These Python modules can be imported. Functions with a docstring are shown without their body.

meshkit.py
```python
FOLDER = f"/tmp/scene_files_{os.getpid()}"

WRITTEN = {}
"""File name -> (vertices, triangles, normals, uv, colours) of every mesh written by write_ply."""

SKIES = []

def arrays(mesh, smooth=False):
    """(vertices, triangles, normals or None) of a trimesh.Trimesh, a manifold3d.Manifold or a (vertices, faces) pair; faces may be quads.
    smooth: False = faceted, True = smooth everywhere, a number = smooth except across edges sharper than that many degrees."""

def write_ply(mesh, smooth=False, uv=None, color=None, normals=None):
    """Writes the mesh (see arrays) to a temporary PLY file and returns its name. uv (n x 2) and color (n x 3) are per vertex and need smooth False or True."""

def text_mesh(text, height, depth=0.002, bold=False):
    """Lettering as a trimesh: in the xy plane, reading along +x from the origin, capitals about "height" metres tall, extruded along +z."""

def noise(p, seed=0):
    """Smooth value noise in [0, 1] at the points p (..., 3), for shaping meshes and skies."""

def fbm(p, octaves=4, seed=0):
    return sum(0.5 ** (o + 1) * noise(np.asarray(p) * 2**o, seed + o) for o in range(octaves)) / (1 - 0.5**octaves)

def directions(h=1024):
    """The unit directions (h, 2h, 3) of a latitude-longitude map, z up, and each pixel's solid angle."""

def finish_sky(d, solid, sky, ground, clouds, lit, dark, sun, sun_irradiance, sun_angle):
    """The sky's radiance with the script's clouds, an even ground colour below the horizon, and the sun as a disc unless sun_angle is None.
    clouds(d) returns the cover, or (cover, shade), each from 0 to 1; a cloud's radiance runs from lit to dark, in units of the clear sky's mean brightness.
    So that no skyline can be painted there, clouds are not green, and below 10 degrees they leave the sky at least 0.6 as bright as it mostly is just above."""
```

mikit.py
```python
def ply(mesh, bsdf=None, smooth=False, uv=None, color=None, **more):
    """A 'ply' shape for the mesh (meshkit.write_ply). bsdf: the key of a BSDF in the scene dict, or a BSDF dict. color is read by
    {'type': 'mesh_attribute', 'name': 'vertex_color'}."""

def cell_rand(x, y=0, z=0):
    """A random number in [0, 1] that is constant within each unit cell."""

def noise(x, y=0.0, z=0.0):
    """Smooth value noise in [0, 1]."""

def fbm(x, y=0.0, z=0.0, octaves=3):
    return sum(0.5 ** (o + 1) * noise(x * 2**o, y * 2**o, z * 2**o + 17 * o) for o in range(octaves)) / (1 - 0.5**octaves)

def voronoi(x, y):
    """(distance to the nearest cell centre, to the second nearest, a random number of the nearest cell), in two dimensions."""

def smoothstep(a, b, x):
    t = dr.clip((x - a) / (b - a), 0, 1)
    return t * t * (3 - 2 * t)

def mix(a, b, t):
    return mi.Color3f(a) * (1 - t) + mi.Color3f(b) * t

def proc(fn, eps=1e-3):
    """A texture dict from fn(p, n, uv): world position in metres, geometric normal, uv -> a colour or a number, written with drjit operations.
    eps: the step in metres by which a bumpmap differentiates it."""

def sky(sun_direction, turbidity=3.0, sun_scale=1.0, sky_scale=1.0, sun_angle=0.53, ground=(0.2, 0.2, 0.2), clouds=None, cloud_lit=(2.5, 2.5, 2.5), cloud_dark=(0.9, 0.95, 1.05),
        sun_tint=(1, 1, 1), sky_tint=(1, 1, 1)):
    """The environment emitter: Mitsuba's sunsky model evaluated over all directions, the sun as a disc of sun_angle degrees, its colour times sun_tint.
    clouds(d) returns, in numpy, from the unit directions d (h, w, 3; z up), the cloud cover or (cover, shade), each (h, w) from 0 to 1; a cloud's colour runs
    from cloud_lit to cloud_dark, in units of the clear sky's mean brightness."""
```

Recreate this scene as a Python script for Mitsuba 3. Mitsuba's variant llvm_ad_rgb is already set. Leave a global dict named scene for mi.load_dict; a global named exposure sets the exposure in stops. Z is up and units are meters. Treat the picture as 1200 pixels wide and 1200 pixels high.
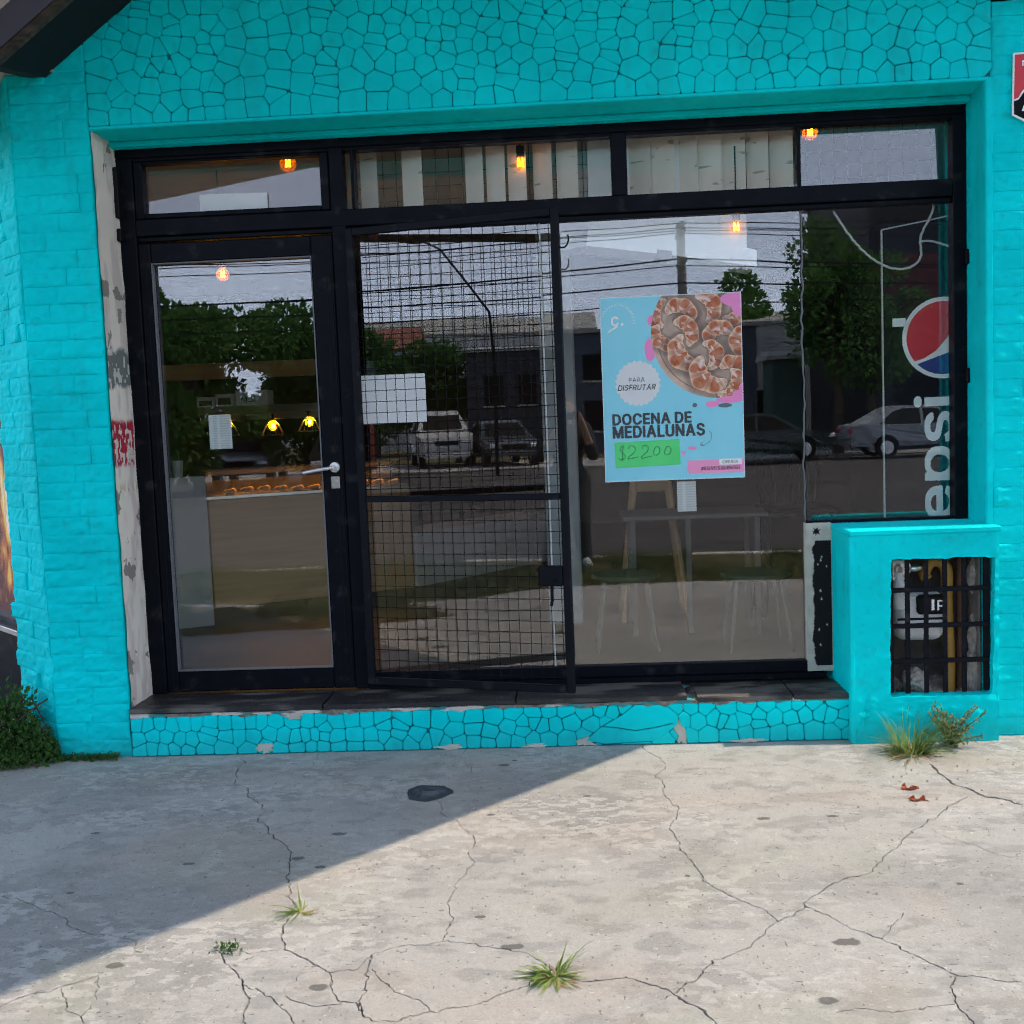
import math
import numpy as np
import trimesh
import drjit as dr
import manifold3d as m3
import mitsuba as mi
import mikit
import meshkit
from mikit import noise, fbm, smoothstep, mix, voronoi
from scipy.spatial import Voronoi
from shapely.geometry import Polygon, LineString, box as sbox, Point
from shapely.ops import unary_union
from shapely import affinity

T = mi.ScalarTransform4f
rng = np.random.default_rng(7)

# ------------------------------------------------------------------ camera, sky, exposure
D, EYE = 5.1086, 1.55
YAW, PITCH, ROLL = 0.05446, -0.08523, -0.0404
cf = np.array([-math.sin(YAW) * math.cos(PITCH), math.cos(YAW) * math.cos(PITCH), math.sin(PITCH)])
cr = np.array([math.cos(YAW), math.sin(YAW), 0.0])
cu = np.cross(cr, cf)
up = -math.sin(ROLL) * cr + math.cos(ROLL) * cu
cam = np.array([0.0, -D, EYE])
scene = {"type": "scene"}
labels = {}
scene["camera"] = {"type": "perspective", "fov": math.degrees(2 * math.atan(600 / 1298)), "fov_axis": "x", "near_clip": 0.03, "far_clip": 2000.0,
                   "to_world": T().look_at(origin=cam.tolist(), target=(cam + cf).tolist(), up=up.tolist())}


def clouds(d):
    """A bright hazy sky: white haze thickening towards the horizon, thin broken cloud above."""
    n = meshkit.fbm(d * np.array([3.0, 3.0, 7.0]) + 5, 5, 3)
    haze = np.exp(-2.9 * np.abs(d[..., 2]))
    cover = np.clip(0.05 + 0.30 * (n - 0.5) + 0.98 * haze, 0, 1)
    return cover, np.clip(0.30 + 1.0 * (meshkit.fbm(d * 5 + 11, 4, 9) - 0.5), 0, 1)


scene["sky"] = mikit.sky((0.511, -0.016, 0.859), turbidity=4, sun_scale=1.0, sky_scale=1.0, clouds=clouds, cloud_lit=(6.9, 7.9, 9.8), cloud_dark=(5.0, 5.8, 7.5), ground=(0.25, 0.23, 0.21))
exposure = 1.57


# ------------------------------------------------------------------ materials
def rgb(*c):
    return {"type": "rgb", "value": [float(x) for x in c]}


def mat(key, color, rough=0.5, spec=0.5, bump=None, scale=0.002, eps=1e-3, two=True, **more):
    c = mikit.proc(color) if callable(color) else rgb(*color)
    r = mikit.proc(rough) if callable(rough) else rough
    b = {"type": "principled", "base_color": c, "roughness": r, "specular": spec, **more}
    if bump is not None:
        b = {"type": "bumpmap", "arbitrary": mikit.proc(bump, eps), "scale": scale, "bsdf": b}
    scene[key] = {"type": "twosided", "bsdf": b} if two else b


def teal_color(p, n, uv):
    a = smoothstep(0.25, 0.75, fbm(p.x * 3 + 7, p.y * 3, p.z * 3, 5))
    s = fbm(p.x * 25, p.y * 25, p.z * 14, 3)
    run = fbm(p.x * 16 + 3, p.y * 16, p.z * 1.3, 4)
    c = mix((0.0, 0.63, 0.655), (0.0, 0.75, 0.775), a)
    dirt = smoothstep(0.62, 0.85, s) * 0.16 + smoothstep(0.16, 0.0, p.z + 0.1 * (s - 0.5)) * 0.3 + smoothstep(0.56, 0.74, run) * 0.10 + smoothstep(0.80, 0.86, noise(p.x * 60, p.y * 60, p.z * 60)) * 0.10
    return mix(c, (0.03, 0.16, 0.165), dirt)


def fine(p, n, uv):
    return fbm(p.x * 70, p.y * 70, p.z * 70, 3)


mat("mat_teal", teal_color, 0.65, 0.06, lambda p, n, uv: fbm(p.x * 22, p.y * 22, p.z * 22, 5), 0.0055)
mat("mat_teal_rough", teal_color, 0.65, 0.05, lambda p, n, uv: fbm(p.x * 34, p.y * 34, p.z * 34, 5), 0.009)


def grout_color(p, n, uv):
    s = noise(p.x * 45, p.y * 45, p.z * 45)
    return mix(mix((0.010, 0.13, 0.14), (0.014, 0.27, 0.29), noise(p.x * 9, 3, p.z * 9)), (0.36, 0.34, 0.30), smoothstep(0.86, 0.93, s) * smoothstep(0.5, 0.2, p.z) * 0.8)


mat("mat_grout", grout_color, 0.9, 0.2, fine, 0.004)


def jamb_color(p, n, uv):
    a = fbm(p.x * 9, p.y * 11, p.z * 9, 4)
    b = noise(p.y * 40, p.z * 40, 3)
    c = mix((0.80, 0.73, 0.62), (0.66, 0.57, 0.50), smoothstep(0.45, 0.70, fbm(p.y * 20, p.z * 7, 2, 3)))
    c = mix(c, (0.27, 0.24, 0.21), smoothstep(0.66, 0.68, a))
    red = smoothstep(0.12, 0.09, dr.abs(p.z - 1.50) + 0.05 * (a - 0.5)) * smoothstep(0.26, 0.24, p.y)
    c = mix(c, mix((0.42, 0.03, 0.05), (0.66, 0.6, 0.55), smoothstep(0.62, 0.66, noise(p.y * 70, p.z * 45, 9))), red * smoothstep(0.60, 0.52, a))
    grey = smoothstep(0.10, 0.07, dr.abs(p.z - 1.86) + 0.12 * (a - 0.5))
    c = mix(c, mix((0.17, 0.19, 0.18), (0.6, 0.57, 0.5), smoothstep(0.6, 0.63, b)), grey)
    return mix(c, (0.5, 0.36, 0.18), smoothstep(0.05, 0.0, dr.abs(p.z - 1.28)) * smoothstep(0.45, 0.6, b) * 0.6)


mat("mat_jamb", jamb_color, 0.8, 0.2, lambda p, n, uv: fbm(p.x * 9, p.y * 11, p.z * 9, 4) + 0.25 * fbm(p.x * 50, p.y * 50, p.z * 50, 2), 0.022)


def frame_color(p, n, uv):
    a = fbm(p.x * 20, p.y * 20, p.z * 20, 4)
    dust = smoothstep(0.60, 0.85, fbm(p.x * 14 + 3, p.y * 30, p.z * 14, 4))
    return mix(mix((0.003, 0.004, 0.007), (0.006, 0.0075, 0.012), a), (0.09, 0.088, 0.085), dust * 0.22)


mat("mat_frame", frame_color, lambda p, n, uv: 0.30 + 0.25 * fbm(p.x * 15, p.y * 15, p.z * 15, 3), 0.08, fine, 0.0006)
mat("mat_iron", frame_color, 0.5, 0.12, fine, 0.0008)
mat("mat_black", (0.006, 0.006, 0.007), 0.6, 0.2)
mat("mat_gasket", (0.13, 0.14, 0.15), 0.5)


def granite_color(p, n, uv):
    g = noise(p.x * 260, p.y * 260, p.z * 260)
    d = fbm(p.x * 5, p.y * 14, p.z * 9, 4)
    c = mix((0.018, 0.018, 0.019), (0.055, 0.052, 0.05), smoothstep(0.55, 0.9, g))
    return mix(c, (0.17, 0.15, 0.13), smoothstep(0.46, 0.75, d) * 0.65)


mat("mat_granite", granite_color, lambda p, n, uv: 0.28 + 0.4 * fbm(p.x * 5, p.y * 14, p.z * 9, 3), 0.5, fine, 0.0006)


def mortar_color(p, n, uv):
    a = noise(p.x * 90, p.y * 90, p.z * 90)
    b = fbm(p.x * 12, p.y * 12, p.z * 40, 3)
    c = mix((0.09, 0.08, 0.07), (0.28, 0.26, 0.23), a)
    c = mix(c, (0.02, 0.24, 0.26), smoothstep(0.55, 0.62, b) * 0.8)
    return mix(c, (0.55, 0.52, 0.47), smoothstep(0.63, 0.68, fbm(p.x * 7 + 5, p.y * 7, p.z * 30, 3)))


mat("mat_mortar", mortar_color, 0.9, 0.2, fine, 0.006)
mat("mat_plaster", lambda p, n, uv: mix((0.56, 0.56, 0.49), (0.40, 0.38, 0.32), fbm(p.x * 30, p.y * 30, p.z * 30, 3)), 0.9, 0.2, fine, 0.004)

GUM = [(-.9296, -1.06, .030, .018), (-1.03, -1.29, .026, .02), (-.93, -1.37, .024, .014), (-1.38, -2.06, .028, .02), (-1.42, -1.32, .022, .012), (-.36, -.89, .02, .012), (-.345, -.27, .03, .016),
       (-.30, -.21, .014, .01), (-.22, -1.98, .036, .02), (.02, -.70, .018, .012), (.75, -1.98, .042, .024), (.68, -.99, .026, .016), (.94, -.98, .022, .014), (-.33, -1.78, .018, .012), (-1.9, -1.0, .02, .01),
       (.62, -2.3, .03, .02), (1.2, -1.6, .012, .01), (-.75, -2.2, .03, .02), (.34, -1.5, .01, .01), (-1.75, -1.55, .015, .01)]


def pave_color(p, n, uv):
    a = fbm(p.x * 1.3 + 3, p.y * 1.9, 0, 4)
    b = fbm(p.x * 9, p.y * 15, 5, 6)
    e = fbm(p.x * 26 + 9, p.y * 44, 3, 5)
    g = noise(p.x * 190, p.y * 190, 1)
    c = mix((0.270, 0.264, 0.253), (0.345, 0.337, 0.320), smoothstep(0.3, 0.7, a))
    c = mix(c, (0.215, 0.211, 0.205), smoothstep(0.50, 0.66, b) * 0.55)
    c = mix(c, (0.435, 0.427, 0.408), smoothstep(0.50, 0.62, e) * (0.25 + 0.75 * smoothstep(0.40, 0.60, fbm(p.x * 2.6 + 40, p.y * 3.6, 9, 3))) * 0.62)
    c = mix(c, (0.36, 0.30, 0.25), smoothstep(0.55, 0.75, fbm(p.x * 1.9 + 70, p.y * 2.6, 1, 3)) * 0.30)
    c = mix(c, (0.30, 0.31, 0.24), smoothstep(0.60, 0.78, fbm(p.x * 2.1 + 20, p.y * 2.9, 4, 3)) * 0.25)
    c = c * (0.84 + 0.16 * g + 0.16 * noise(p.x * 420, p.y * 420, 6))
    c = mix(c, (0.6, 0.58, 0.54), smoothstep(0.93, 0.97, noise(p.x * 90, p.y * 90, 8)) * 0.5)
    c = mix(c, (0.07, 0.066, 0.062), smoothstep(0.90, 0.95, noise(p.x * 75, p.y * 110, 18)) * 0.55)
    k = mi.Float(0)
    w = 0.35 * (noise(p.x * 60, p.y * 60, 4) - 0.5)
    for (x, y, rx, ry) in GUM:
        k = dr.maximum(k, smoothstep(1.1, 0.75, dr.sqrt(dr.square((p.x - x) / rx) + dr.square((p.y - y) / ry)) + w))
    return mix(c, (0.085, 0.083, 0.08), k * 0.8)


mat("mat_pavement", pave_color, 0.85, 0.25, lambda p, n, uv: fbm(p.x * 20, p.y * 20, 0, 5) + 0.15 * 0.25 * noise(p.x * 330, p.y * 330, 1), 0.008)
mat("mat_dirt", lambda p, n, uv: mix((0.03, 0.026, 0.022), (0.10, 0.085, 0.07), fbm(p.x * 40, p.y * 40, 0, 3)), 1.0, 0.1)
mat("mat_tar", lambda p, n, uv: mix((0.04, 0.045, 0.055), (0.16, 0.165, 0.175), smoothstep(0.3, 0.8, fbm(p.x * 40, p.y * 40, 0, 4)) * smoothstep(0.11, 0.0, dr.sqrt(dr.square(p.x + .641) + dr.square(p.y + .628)))), 0.7, 0.3, fine, 0.006)
mat("mat_asphalt", lambda p, n, uv: mix((0.055, 0.052, 0.050), (0.095, 0.09, 0.085), fbm(p.x * .5, p.y * 1.5, 0, 4)) * (0.85 + 0.3 * noise(p.x * 40, p.y * 40, 2)), 0.85, 0.3)
mat("mat_soil", lambda p, n, uv: mix((0.05, 0.055, 0.02), (0.13, 0.11, 0.07), fbm(p.x * 3, p.y * 3, 0, 4)), 1.0, 0.1)
mat("mat_roof", lambda p, n, uv: mix((0.075, 0.076, 0.105), (0.11, 0.108, 0.14), fbm(p.x * 6, p.y * 6, p.z * 6, 4)), 0.7, 0.3, fine, 0.002)
mat("mat_soffit", (0.62, 0.57, 0.50), 0.8, 0.2)
mat("mat_beam_edge", lambda p, n, uv: mix((0.03, 0.026, 0.022), (0.13, 0.105, 0.08), noise(p.x * 4, p.y * 30, p.z * 90) * fbm(p.x * 20, p.y * 20, p.z * 20, 2) * 1.6), 0.8, 0.2)
mat("mat_beam", (0.009, 0.009, 0.011), 0.7, 0.3)


def leafmat(key, a, b, trans=0.7, f=3.0):
    scene[key] = {"type": "twosided", "bsdf": {"type": "principled", "base_color": mikit.proc(lambda p, n, uv: mix(a, b, noise(p.x * f, p.y * f, p.z * f))), "roughness": 0.5, "specular": 0.35}} if trans == 0 else \
        {"type": "principledthin", "base_color": mikit.proc(lambda p, n, uv: mix(a, b, noise(p.x * f, p.y * f, p.z * f))), "roughness": 0.5, "diff_trans": trans, "eta": 1.4}


leafmat("mat_leaf_bush", (0.035, 0.10, 0.025), (0.10, 0.19, 0.05), 0.6, 25.0)
leafmat("mat_grass", (0.09, 0.18, 0.03), (0.37, 0.46, 0.15), 0.6, 40.0)
leafmat("mat_leafy", (0.14, 0.22, 0.08), (0.30, 0.36, 0.18), 0.5, 40.0)
leafmat("mat_dry", (0.30, 0.22, 0.10), (0.42, 0.33, 0.18), 0.4, 40.0)
leafmat("mat_leaf_tree", (0.06, 0.16, 0.04), (0.14, 0.27, 0.08), 0.8, 1.5)
leafmat("mat_verge", (0.05, 0.09, 0.015), (0.17, 0.18, 0.05), 0, 2.0)
leafmat("mat_petal", (0.30, 0.05, 0.03), (0.42, 0.15, 0.08), 0.4, 60.0)
mat("mat_bark", (0.09, 0.07, 0.05), 0.9, 0.2)

GLASS_IOR = 1.92   # shop panes with a reflecting solar film
scene["mat_pane"] = {"type": "thindielectric", "int_ior": GLASS_IOR, "specular_reflectance": rgb(0.93, 0.94, 0.95), "specular_transmittance": rgb(0.97, 1.0, 0.98)}
mat("mat_paper", lambda p, n, uv: mix((0.74, 0.76, 0.76), (0.66, 0.69, 0.70), fbm(p.x * 9, p.y * 9, p.z * 9, 3)), 0.6, 0.3)
mat("mat_ink", (0.045, 0.05, 0.055), 0.6)
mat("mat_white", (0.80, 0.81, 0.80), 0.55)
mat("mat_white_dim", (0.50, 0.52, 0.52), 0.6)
mat("mat_steel", (0.62, 0.62, 0.60), 0.28, 0.5, metallic=1.0)
mat("mat_alu", (0.78, 0.78, 0.76), 0.35, 0.5, metallic=0.7)
mat("mat_grey_leg", (0.13, 0.13, 0.125), 0.6)
mat("mat_red", (0.62, 0.02, 0.035), 0.4)
mat("mat_blue", (0.012, 0.035, 0.22), 0.4)
mat("mat_slat", lambda p, n, uv: mix((0.86, 0.77, 0.68), (0.76, 0.68, 0.59), fbm(p.x * 12, p.y * 12, p.z * 6, 3)) * (1 - 0.5 * smoothstep(0.72, 0.78, fbm(p.x * 9 + 2, 1, p.z * 25, 3))), 0.7)
mat("mat_wood", lambda p, n, uv: mix((0.55, 0.34, 0.17), (0.68, 0.44, 0.24), fbm(p.x * 3, p.y * 3, p.z * 40, 3)), 0.5)
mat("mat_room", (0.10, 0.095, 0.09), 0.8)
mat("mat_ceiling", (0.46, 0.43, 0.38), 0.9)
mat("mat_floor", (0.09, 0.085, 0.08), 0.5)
mat("mat_green_dark", (0.02, 0.06, 0.05), 0.6)
mat("mat_bread", lambda p, n, uv: mix((0.72, 0.40, 0.16), (0.86, 0.58, 0.32), noise(p.x * 40, p.y * 40, p.z * 40)), 0.5)
mat("mat_meter", lambda p, n, uv: mix((0.62, 0.62, 0.61), (0.48, 0.48, 0.47), fbm(p.x * 20, p.y * 20, p.z * 20, 3)), 0.5)
mat("mat_yellow", lambda p, n, uv: mix((0.42, 0.24, 0.03), (0.26, 0.14, 0.03), fbm(p.x * 30, p.y * 30, p.z * 15, 3)), 0.5)
mat("mat_rust", lambda p, n, uv: mix((0.16, 0.07, 0.035), (0.09, 0.05, 0.04), fbm(p.x * 30, p.y * 30, p.z * 15, 3)), 0.8)
mat("mat_lining", lambda p, n, uv: mix((0.10, 0.09, 0.08), (0.24, 0.22, 0.20), fbm(p.x * 14, p.y * 14, p.z * 14, 4)), 0.95, 0.1)
mat("mat_rubble", lambda p, n, uv: mix((0.22, 0.20, 0.18), (0.42, 0.38, 0.34), noise(p.x * 30, p.y * 30, p.z * 30)), 0.95)


# ------------------------------------------------------------------ helpers
def numbered(key):
    if key not in scene and key not in labels:
        return key
    i = 1
    while f"{key}_{i:03d}" in scene or f"{key}_{i:03d}" in labels:
        i += 1
    return f"{key}_{i:03d}"


def add(key, mesh, bsdf, smooth=False, label=None, cat=None, group=None, kind=None, **more):
    key = numbered(key)
    scene[key] = mikit.ply(mesh, bsdf, smooth=smooth, **more)
    tag(key, label, cat, group, kind)
    return key


def tag(key, label=None, cat=None, group=None, kind=None):
    d = {k: v for k, v in dict(label=label, category=cat, group=group, kind=kind).items() if v}
    if d:
        labels[key] = {**labels.get(key, {}), **d}


def thing(key, label, cat, group=None):
    key = numbered(key)
    tag(key, label, cat, group)
    return key


def bx(x0, x1, y0, y1, z0, z1, b=0.003):
    """A box with chamfered edges."""
    b = min(b, 0.45 * min(abs(x1 - x0), abs(y1 - y0), abs(z1 - z0)))
    lo, hi = np.array([x0, y0, z0]), np.array([x1, y1, z1])
    pts = []
    for s in np.ndindex(2, 2, 2):
        c = np.where(s, hi, lo)
        d = np.where(s, -1, 1) * b
        for k in range(3):
            q = c.copy() + d
            q[k] = c[k]
            pts.append(q)
    return trimesh.convex.convex_hull(np.array(pts))


def cat_(ms):
    return trimesh.util.concatenate(ms)


def rot(mesh, deg, axis, at=(0, 0, 0)):
    mesh = mesh.copy()
    mesh.apply_transform(trimesh.transformations.rotation_matrix(math.radians(deg), axis, at))
    return mesh


def mv(mesh, *d):
    mesh = mesh.copy()
    mesh.apply_translation(d)
    return mesh


def tube(pts, r, sides=8):
    pts = np.asarray(pts, float)
    t = np.gradient(pts, axis=0)
    t /= np.linalg.norm(t, axis=1, keepdims=True)
    n0 = np.array([0, 0, 1.0]) if abs(t[0][2]) < 0.9 else np.array([1.0, 0, 0])
    r = np.broadcast_to(r, (len(pts),))
    rings = []
    for i in range(len(pts)):
        a = np.cross(t[i], n0)
        a /= np.linalg.norm(a)
        n0 = np.cross(a, t[i])
        ang = np.arange(sides) * 2 * np.pi / sides
        rings.append(pts[i] + r[i] * (np.cos(ang)[:, None] * a + np.sin(ang)[:, None] * n0))
    v = np.vstack(rings + [pts[:1], pts[-1:]])
    f = []
    k = len(pts)
    for i in range(k - 1):
        for j in range(sides):
            a, b = i * sides + j, i * sides + (j + 1) % sides
            f += [[a, b, b + sides], [a, b + sides, a + sides]]
    for j in range(sides):
        f += [[k * sides, (j + 1) % sides, j], [k * sides + 1, (k - 1) * sides + j, (k - 1) * sides + (j + 1) % sides]]
    m = trimesh.Trimesh(v, f, process=False)
    if m.volume < 0:
        m.invert()
    return m


def curve(pts, n=24):
    from scipy.interpolate import CubicSpline
    pts = np.asarray(pts, float)
    s = np.concatenate([[0], np.cumsum(np.linalg.norm(np.diff(pts, axis=0), axis=1))])
    return CubicSpline(s, pts)(np.linspace(0, s[-1], n))


def lathe(prof, n=24):
    return trimesh.creation.revolve(np.asarray(prof, float), sections=n)


def extr(poly, h):
    """Polygon(s) in xy extruded to +z."""
    gs = [g for g in getattr(poly, "geoms", [poly]) if g.geom_type == "Polygon" and g.area > 1e-8]
    return cat_([trimesh.creation.extrude_polygon(g, h, engine="earcut") for g in gs])


def upright(mesh, x=0, y=0, z=0):
    """Takes a mesh drawn in xy (thickness +z) and stands it in the xz plane with its thickness towards -y."""
    m = mesh.copy()
    v = m.vertices
    m.vertices = np.stack([v[:, 0] + x, y - v[:, 2], v[:, 1] + z], 1)
    return m


def bevel_plate(poly, h, b):
    """A plate with a bevelled upper edge: polygon in xy, height h, inset b at the top."""
    inner = poly.buffer(-b, join_style=2)
    if inner.is_empty or inner.geom_type != "Polygon":
        return extr(poly, h * 0.8)
    p = np.array(poly.exterior.coords)[:-1]
    q = np.array(inner.exterior.coords)[:-1]
    pts = np.vstack([np.c_[p, np.zeros(len(p))], np.c_[p, np.full(len(p), h - b)], np.c_[q, np.full(len(q), h)]])
    return trimesh.convex.convex_hull(pts)


def text(s, h, depth=0.0006, bold=False):
    return meshkit.text_mesh(s, h, depth, bold)


def width(m):
    return m.bounds[1][0] - m.bounds[0][0]


# ------------------------------------------------------------------ pavement with real cracks
def gp(px, py):
    d = cf + (math.cos(ROLL) * cr + math.sin(ROLL) * cu) * (px - 600) / 1298 + up * (600 - py) / 1298
    t = -EYE / d[2]
    return (d * t)[0], -D + (d * t)[1]


def crackline(raw, ox, oy, seed):
    """Survey points of a crack (three per photo pixel, from the given corner) put on the ground and roughened."""
    r = np.random.default_rng(seed)
    pts = np.array([gp(ox + x / 3, oy + y / 3) for x, y in raw])
    for it in range(4):
        out = [pts[0]]
        for a, b in zip(pts[:-1], pts[1:]):
            L = np.linalg.norm(b - a)
            if L > 0.012:
                nrm = np.array([-(b - a)[1], (b - a)[0]]) / L
                out.append((a + b) / 2 + nrm * r.normal(0, 0.055 if it < 2 else 0.12) * L)
            out.append(b)
        pts = np.array(out)
    return pts


CR = [
    (0, 800, 2.2, [(885, 240), (822, 358), (862, 368), (880, 405), (938, 450), (905, 490), (960, 548), (1012, 575), (1018, 640), (1008, 690), (1018, 760), (1030, 815), (995, 860), (993, 905), (1000, 935)]),
    (0, 800, 1.2, [(890, 408), (1000, 365), (1085, 340), (1140, 235)]),
    (0, 800, 1.6, [(-60, 495), (0, 482), (60, 465), (200, 420)]),
    (0, 800, 0.8, [(180, 500), (510, 470), (700, 400), (830, 360)]),
    (0, 800, 1.6, [(-40, 745), (20, 755), (110, 778), (225, 825), (250, 862), (310, 880), (460, 900), (470, 940), (500, 950)]),
    (0, 800, 2.4, [(-40, 1160), (0, 1140), (90, 1100), (170, 1088), (210, 1070), (345, 1030)]),
    (0, 800, 1.6, [(215, 1075), (230, 1150), (285, 1175), (300, 1215)]),
    (0, 800, 1.2, [(345, 1035), (320, 1145), (290, 1170)]),
    (0, 800, 1.8, [(770, 945), (880, 955), (985, 935), (1010, 920)]),
    (0, 800, 2.0, [(770, 945), (790, 985), (850, 1060), (875, 1120), (860, 1215)]),
    (0, 800, 2.4, [(1000, 935), (1080, 975), (1160, 1020), (1250, 1010)]),
    (0, 800, 1.8, [(1160, 1020), (1180, 1100), (1200, 1130)]),
    (0, 800, 1.0, [(1110, 990), (1000, 1085)]),
    (0, 800, 1.8, [(850, 1060), (930, 1100), (1000, 1150), (1050, 1215)]),
    (0, 800, 2.0, [(1010, 1105), (1110, 1140), (1200, 1130)]),
    (400, 800, 1.6, [(330, 410), (355, 445), (410, 490), (465, 540), (465, 580), (445, 595), (470, 630), (410, 700), (375, 780), (395, 830), (355, 910)]),
    (400, 800, 0.8, [(470, 630), (540, 632), (620, 620)]),
    (400, 800, 2.0, [(50, 1010), (110, 955), (220, 925), (355, 910), (480, 925), (580, 935), (660, 955), (740, 1010), (825, 1045)]),
    (400, 800, 2.2, [(105, 955), (95, 1040), (60, 1120), (80, 1175), (200, 1190), (320, 1155), (480, 1130), (560, 1095), (640, 1070), (740, 1010)]),
    (400, 800, 1.6, [(108, 1005), (210, 1095), (320, 1155)]),
    (400, 800, 1.0, [(0, 1085), (80, 1080)]),
    (400, 800, 2.4, [(0, 1120), (50, 1125), (80, 1175)]),
    (400, 800, 2.8, [(825, 1045), (880, 1050), (1000, 1035), (1080, 1060), (1150, 1080), (1200, 1115), (1270, 1150), (1340, 1215)]),
    (400, 800, 2.0, [(1065, 195), (1140, 300), (1105, 325), (1130, 380), (1180, 450), (1155, 515), (1190, 580), (1250, 650), (1275, 700), (1350, 740), (1490, 800), (1535, 840)]),
    (400, 800, 0.8, [(1155, 515), (950, 530), (800, 580)]),
    (400, 800, 0.7, [(0, 345), (200, 335), (440, 330), (800, 322)]),
    (400, 800, 1.2, [(430, 215), (435, 330)]),
    (800, 800, 2.2, [(-60, 1110), (0, 1065), (80, 1005), (210, 940), (335, 840), (430, 785), (495, 730), (580, 685), (640, 675), (720, 600), (780, 545), (860, 490), (930, 440), (1000, 400)]),
    (800, 800, 2.0, [(430, 785), (520, 825), (700, 900), (850, 975), (965, 1030), (1080, 1040), (1240, 1060)]),
    (800, 800, 1.2, [(700, 900), (740, 850), (775, 810)]),
    (800, 800, 2.2, [(965, 1030), (940, 1070), (960, 1125), (1020, 1190), (1040, 1230)]),
    (800, 800, 1.4, [(955, 1130), (800, 1150), (620, 1145), (540, 1160)]),
    (800, 800, 4.5, [(870, 285), (890, 305), (940, 350), (1000, 370), (1060, 400), (1130, 410), (1250, 440)]),
    (800, 800, 1.0, [(870, 515), (1000, 565), (1100, 600), (1240, 618)]),
    (800, 800, 0.8, [(0, 310), (370, 285), (500, 330), (650, 360)]),
]
slits = []
for i, (ox, oy, wmm, raw) in enumerate(CR):
    pts = crackline(raw, ox, oy, 100 + i)
    rr = np.random.default_rng(i)
    for k in range(len(pts) - 1):
        w = wmm * (0.6 + 1.3 * rr.random() ** 2) * 0.00085
        slits.append(LineString(pts[k:k + 2]).buffer(w, quad_segs=2, cap_style=3 if 0 < k < len(pts) - 2 else 1))
paved = Polygon([(-7, -6), (7, -6), (7, 0.6), (2.0, 0.6), (2.0, 0.12), (-2.4, 0.12), (-6.5, 4.2), (-12, 9), (-14, 6)])
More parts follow.
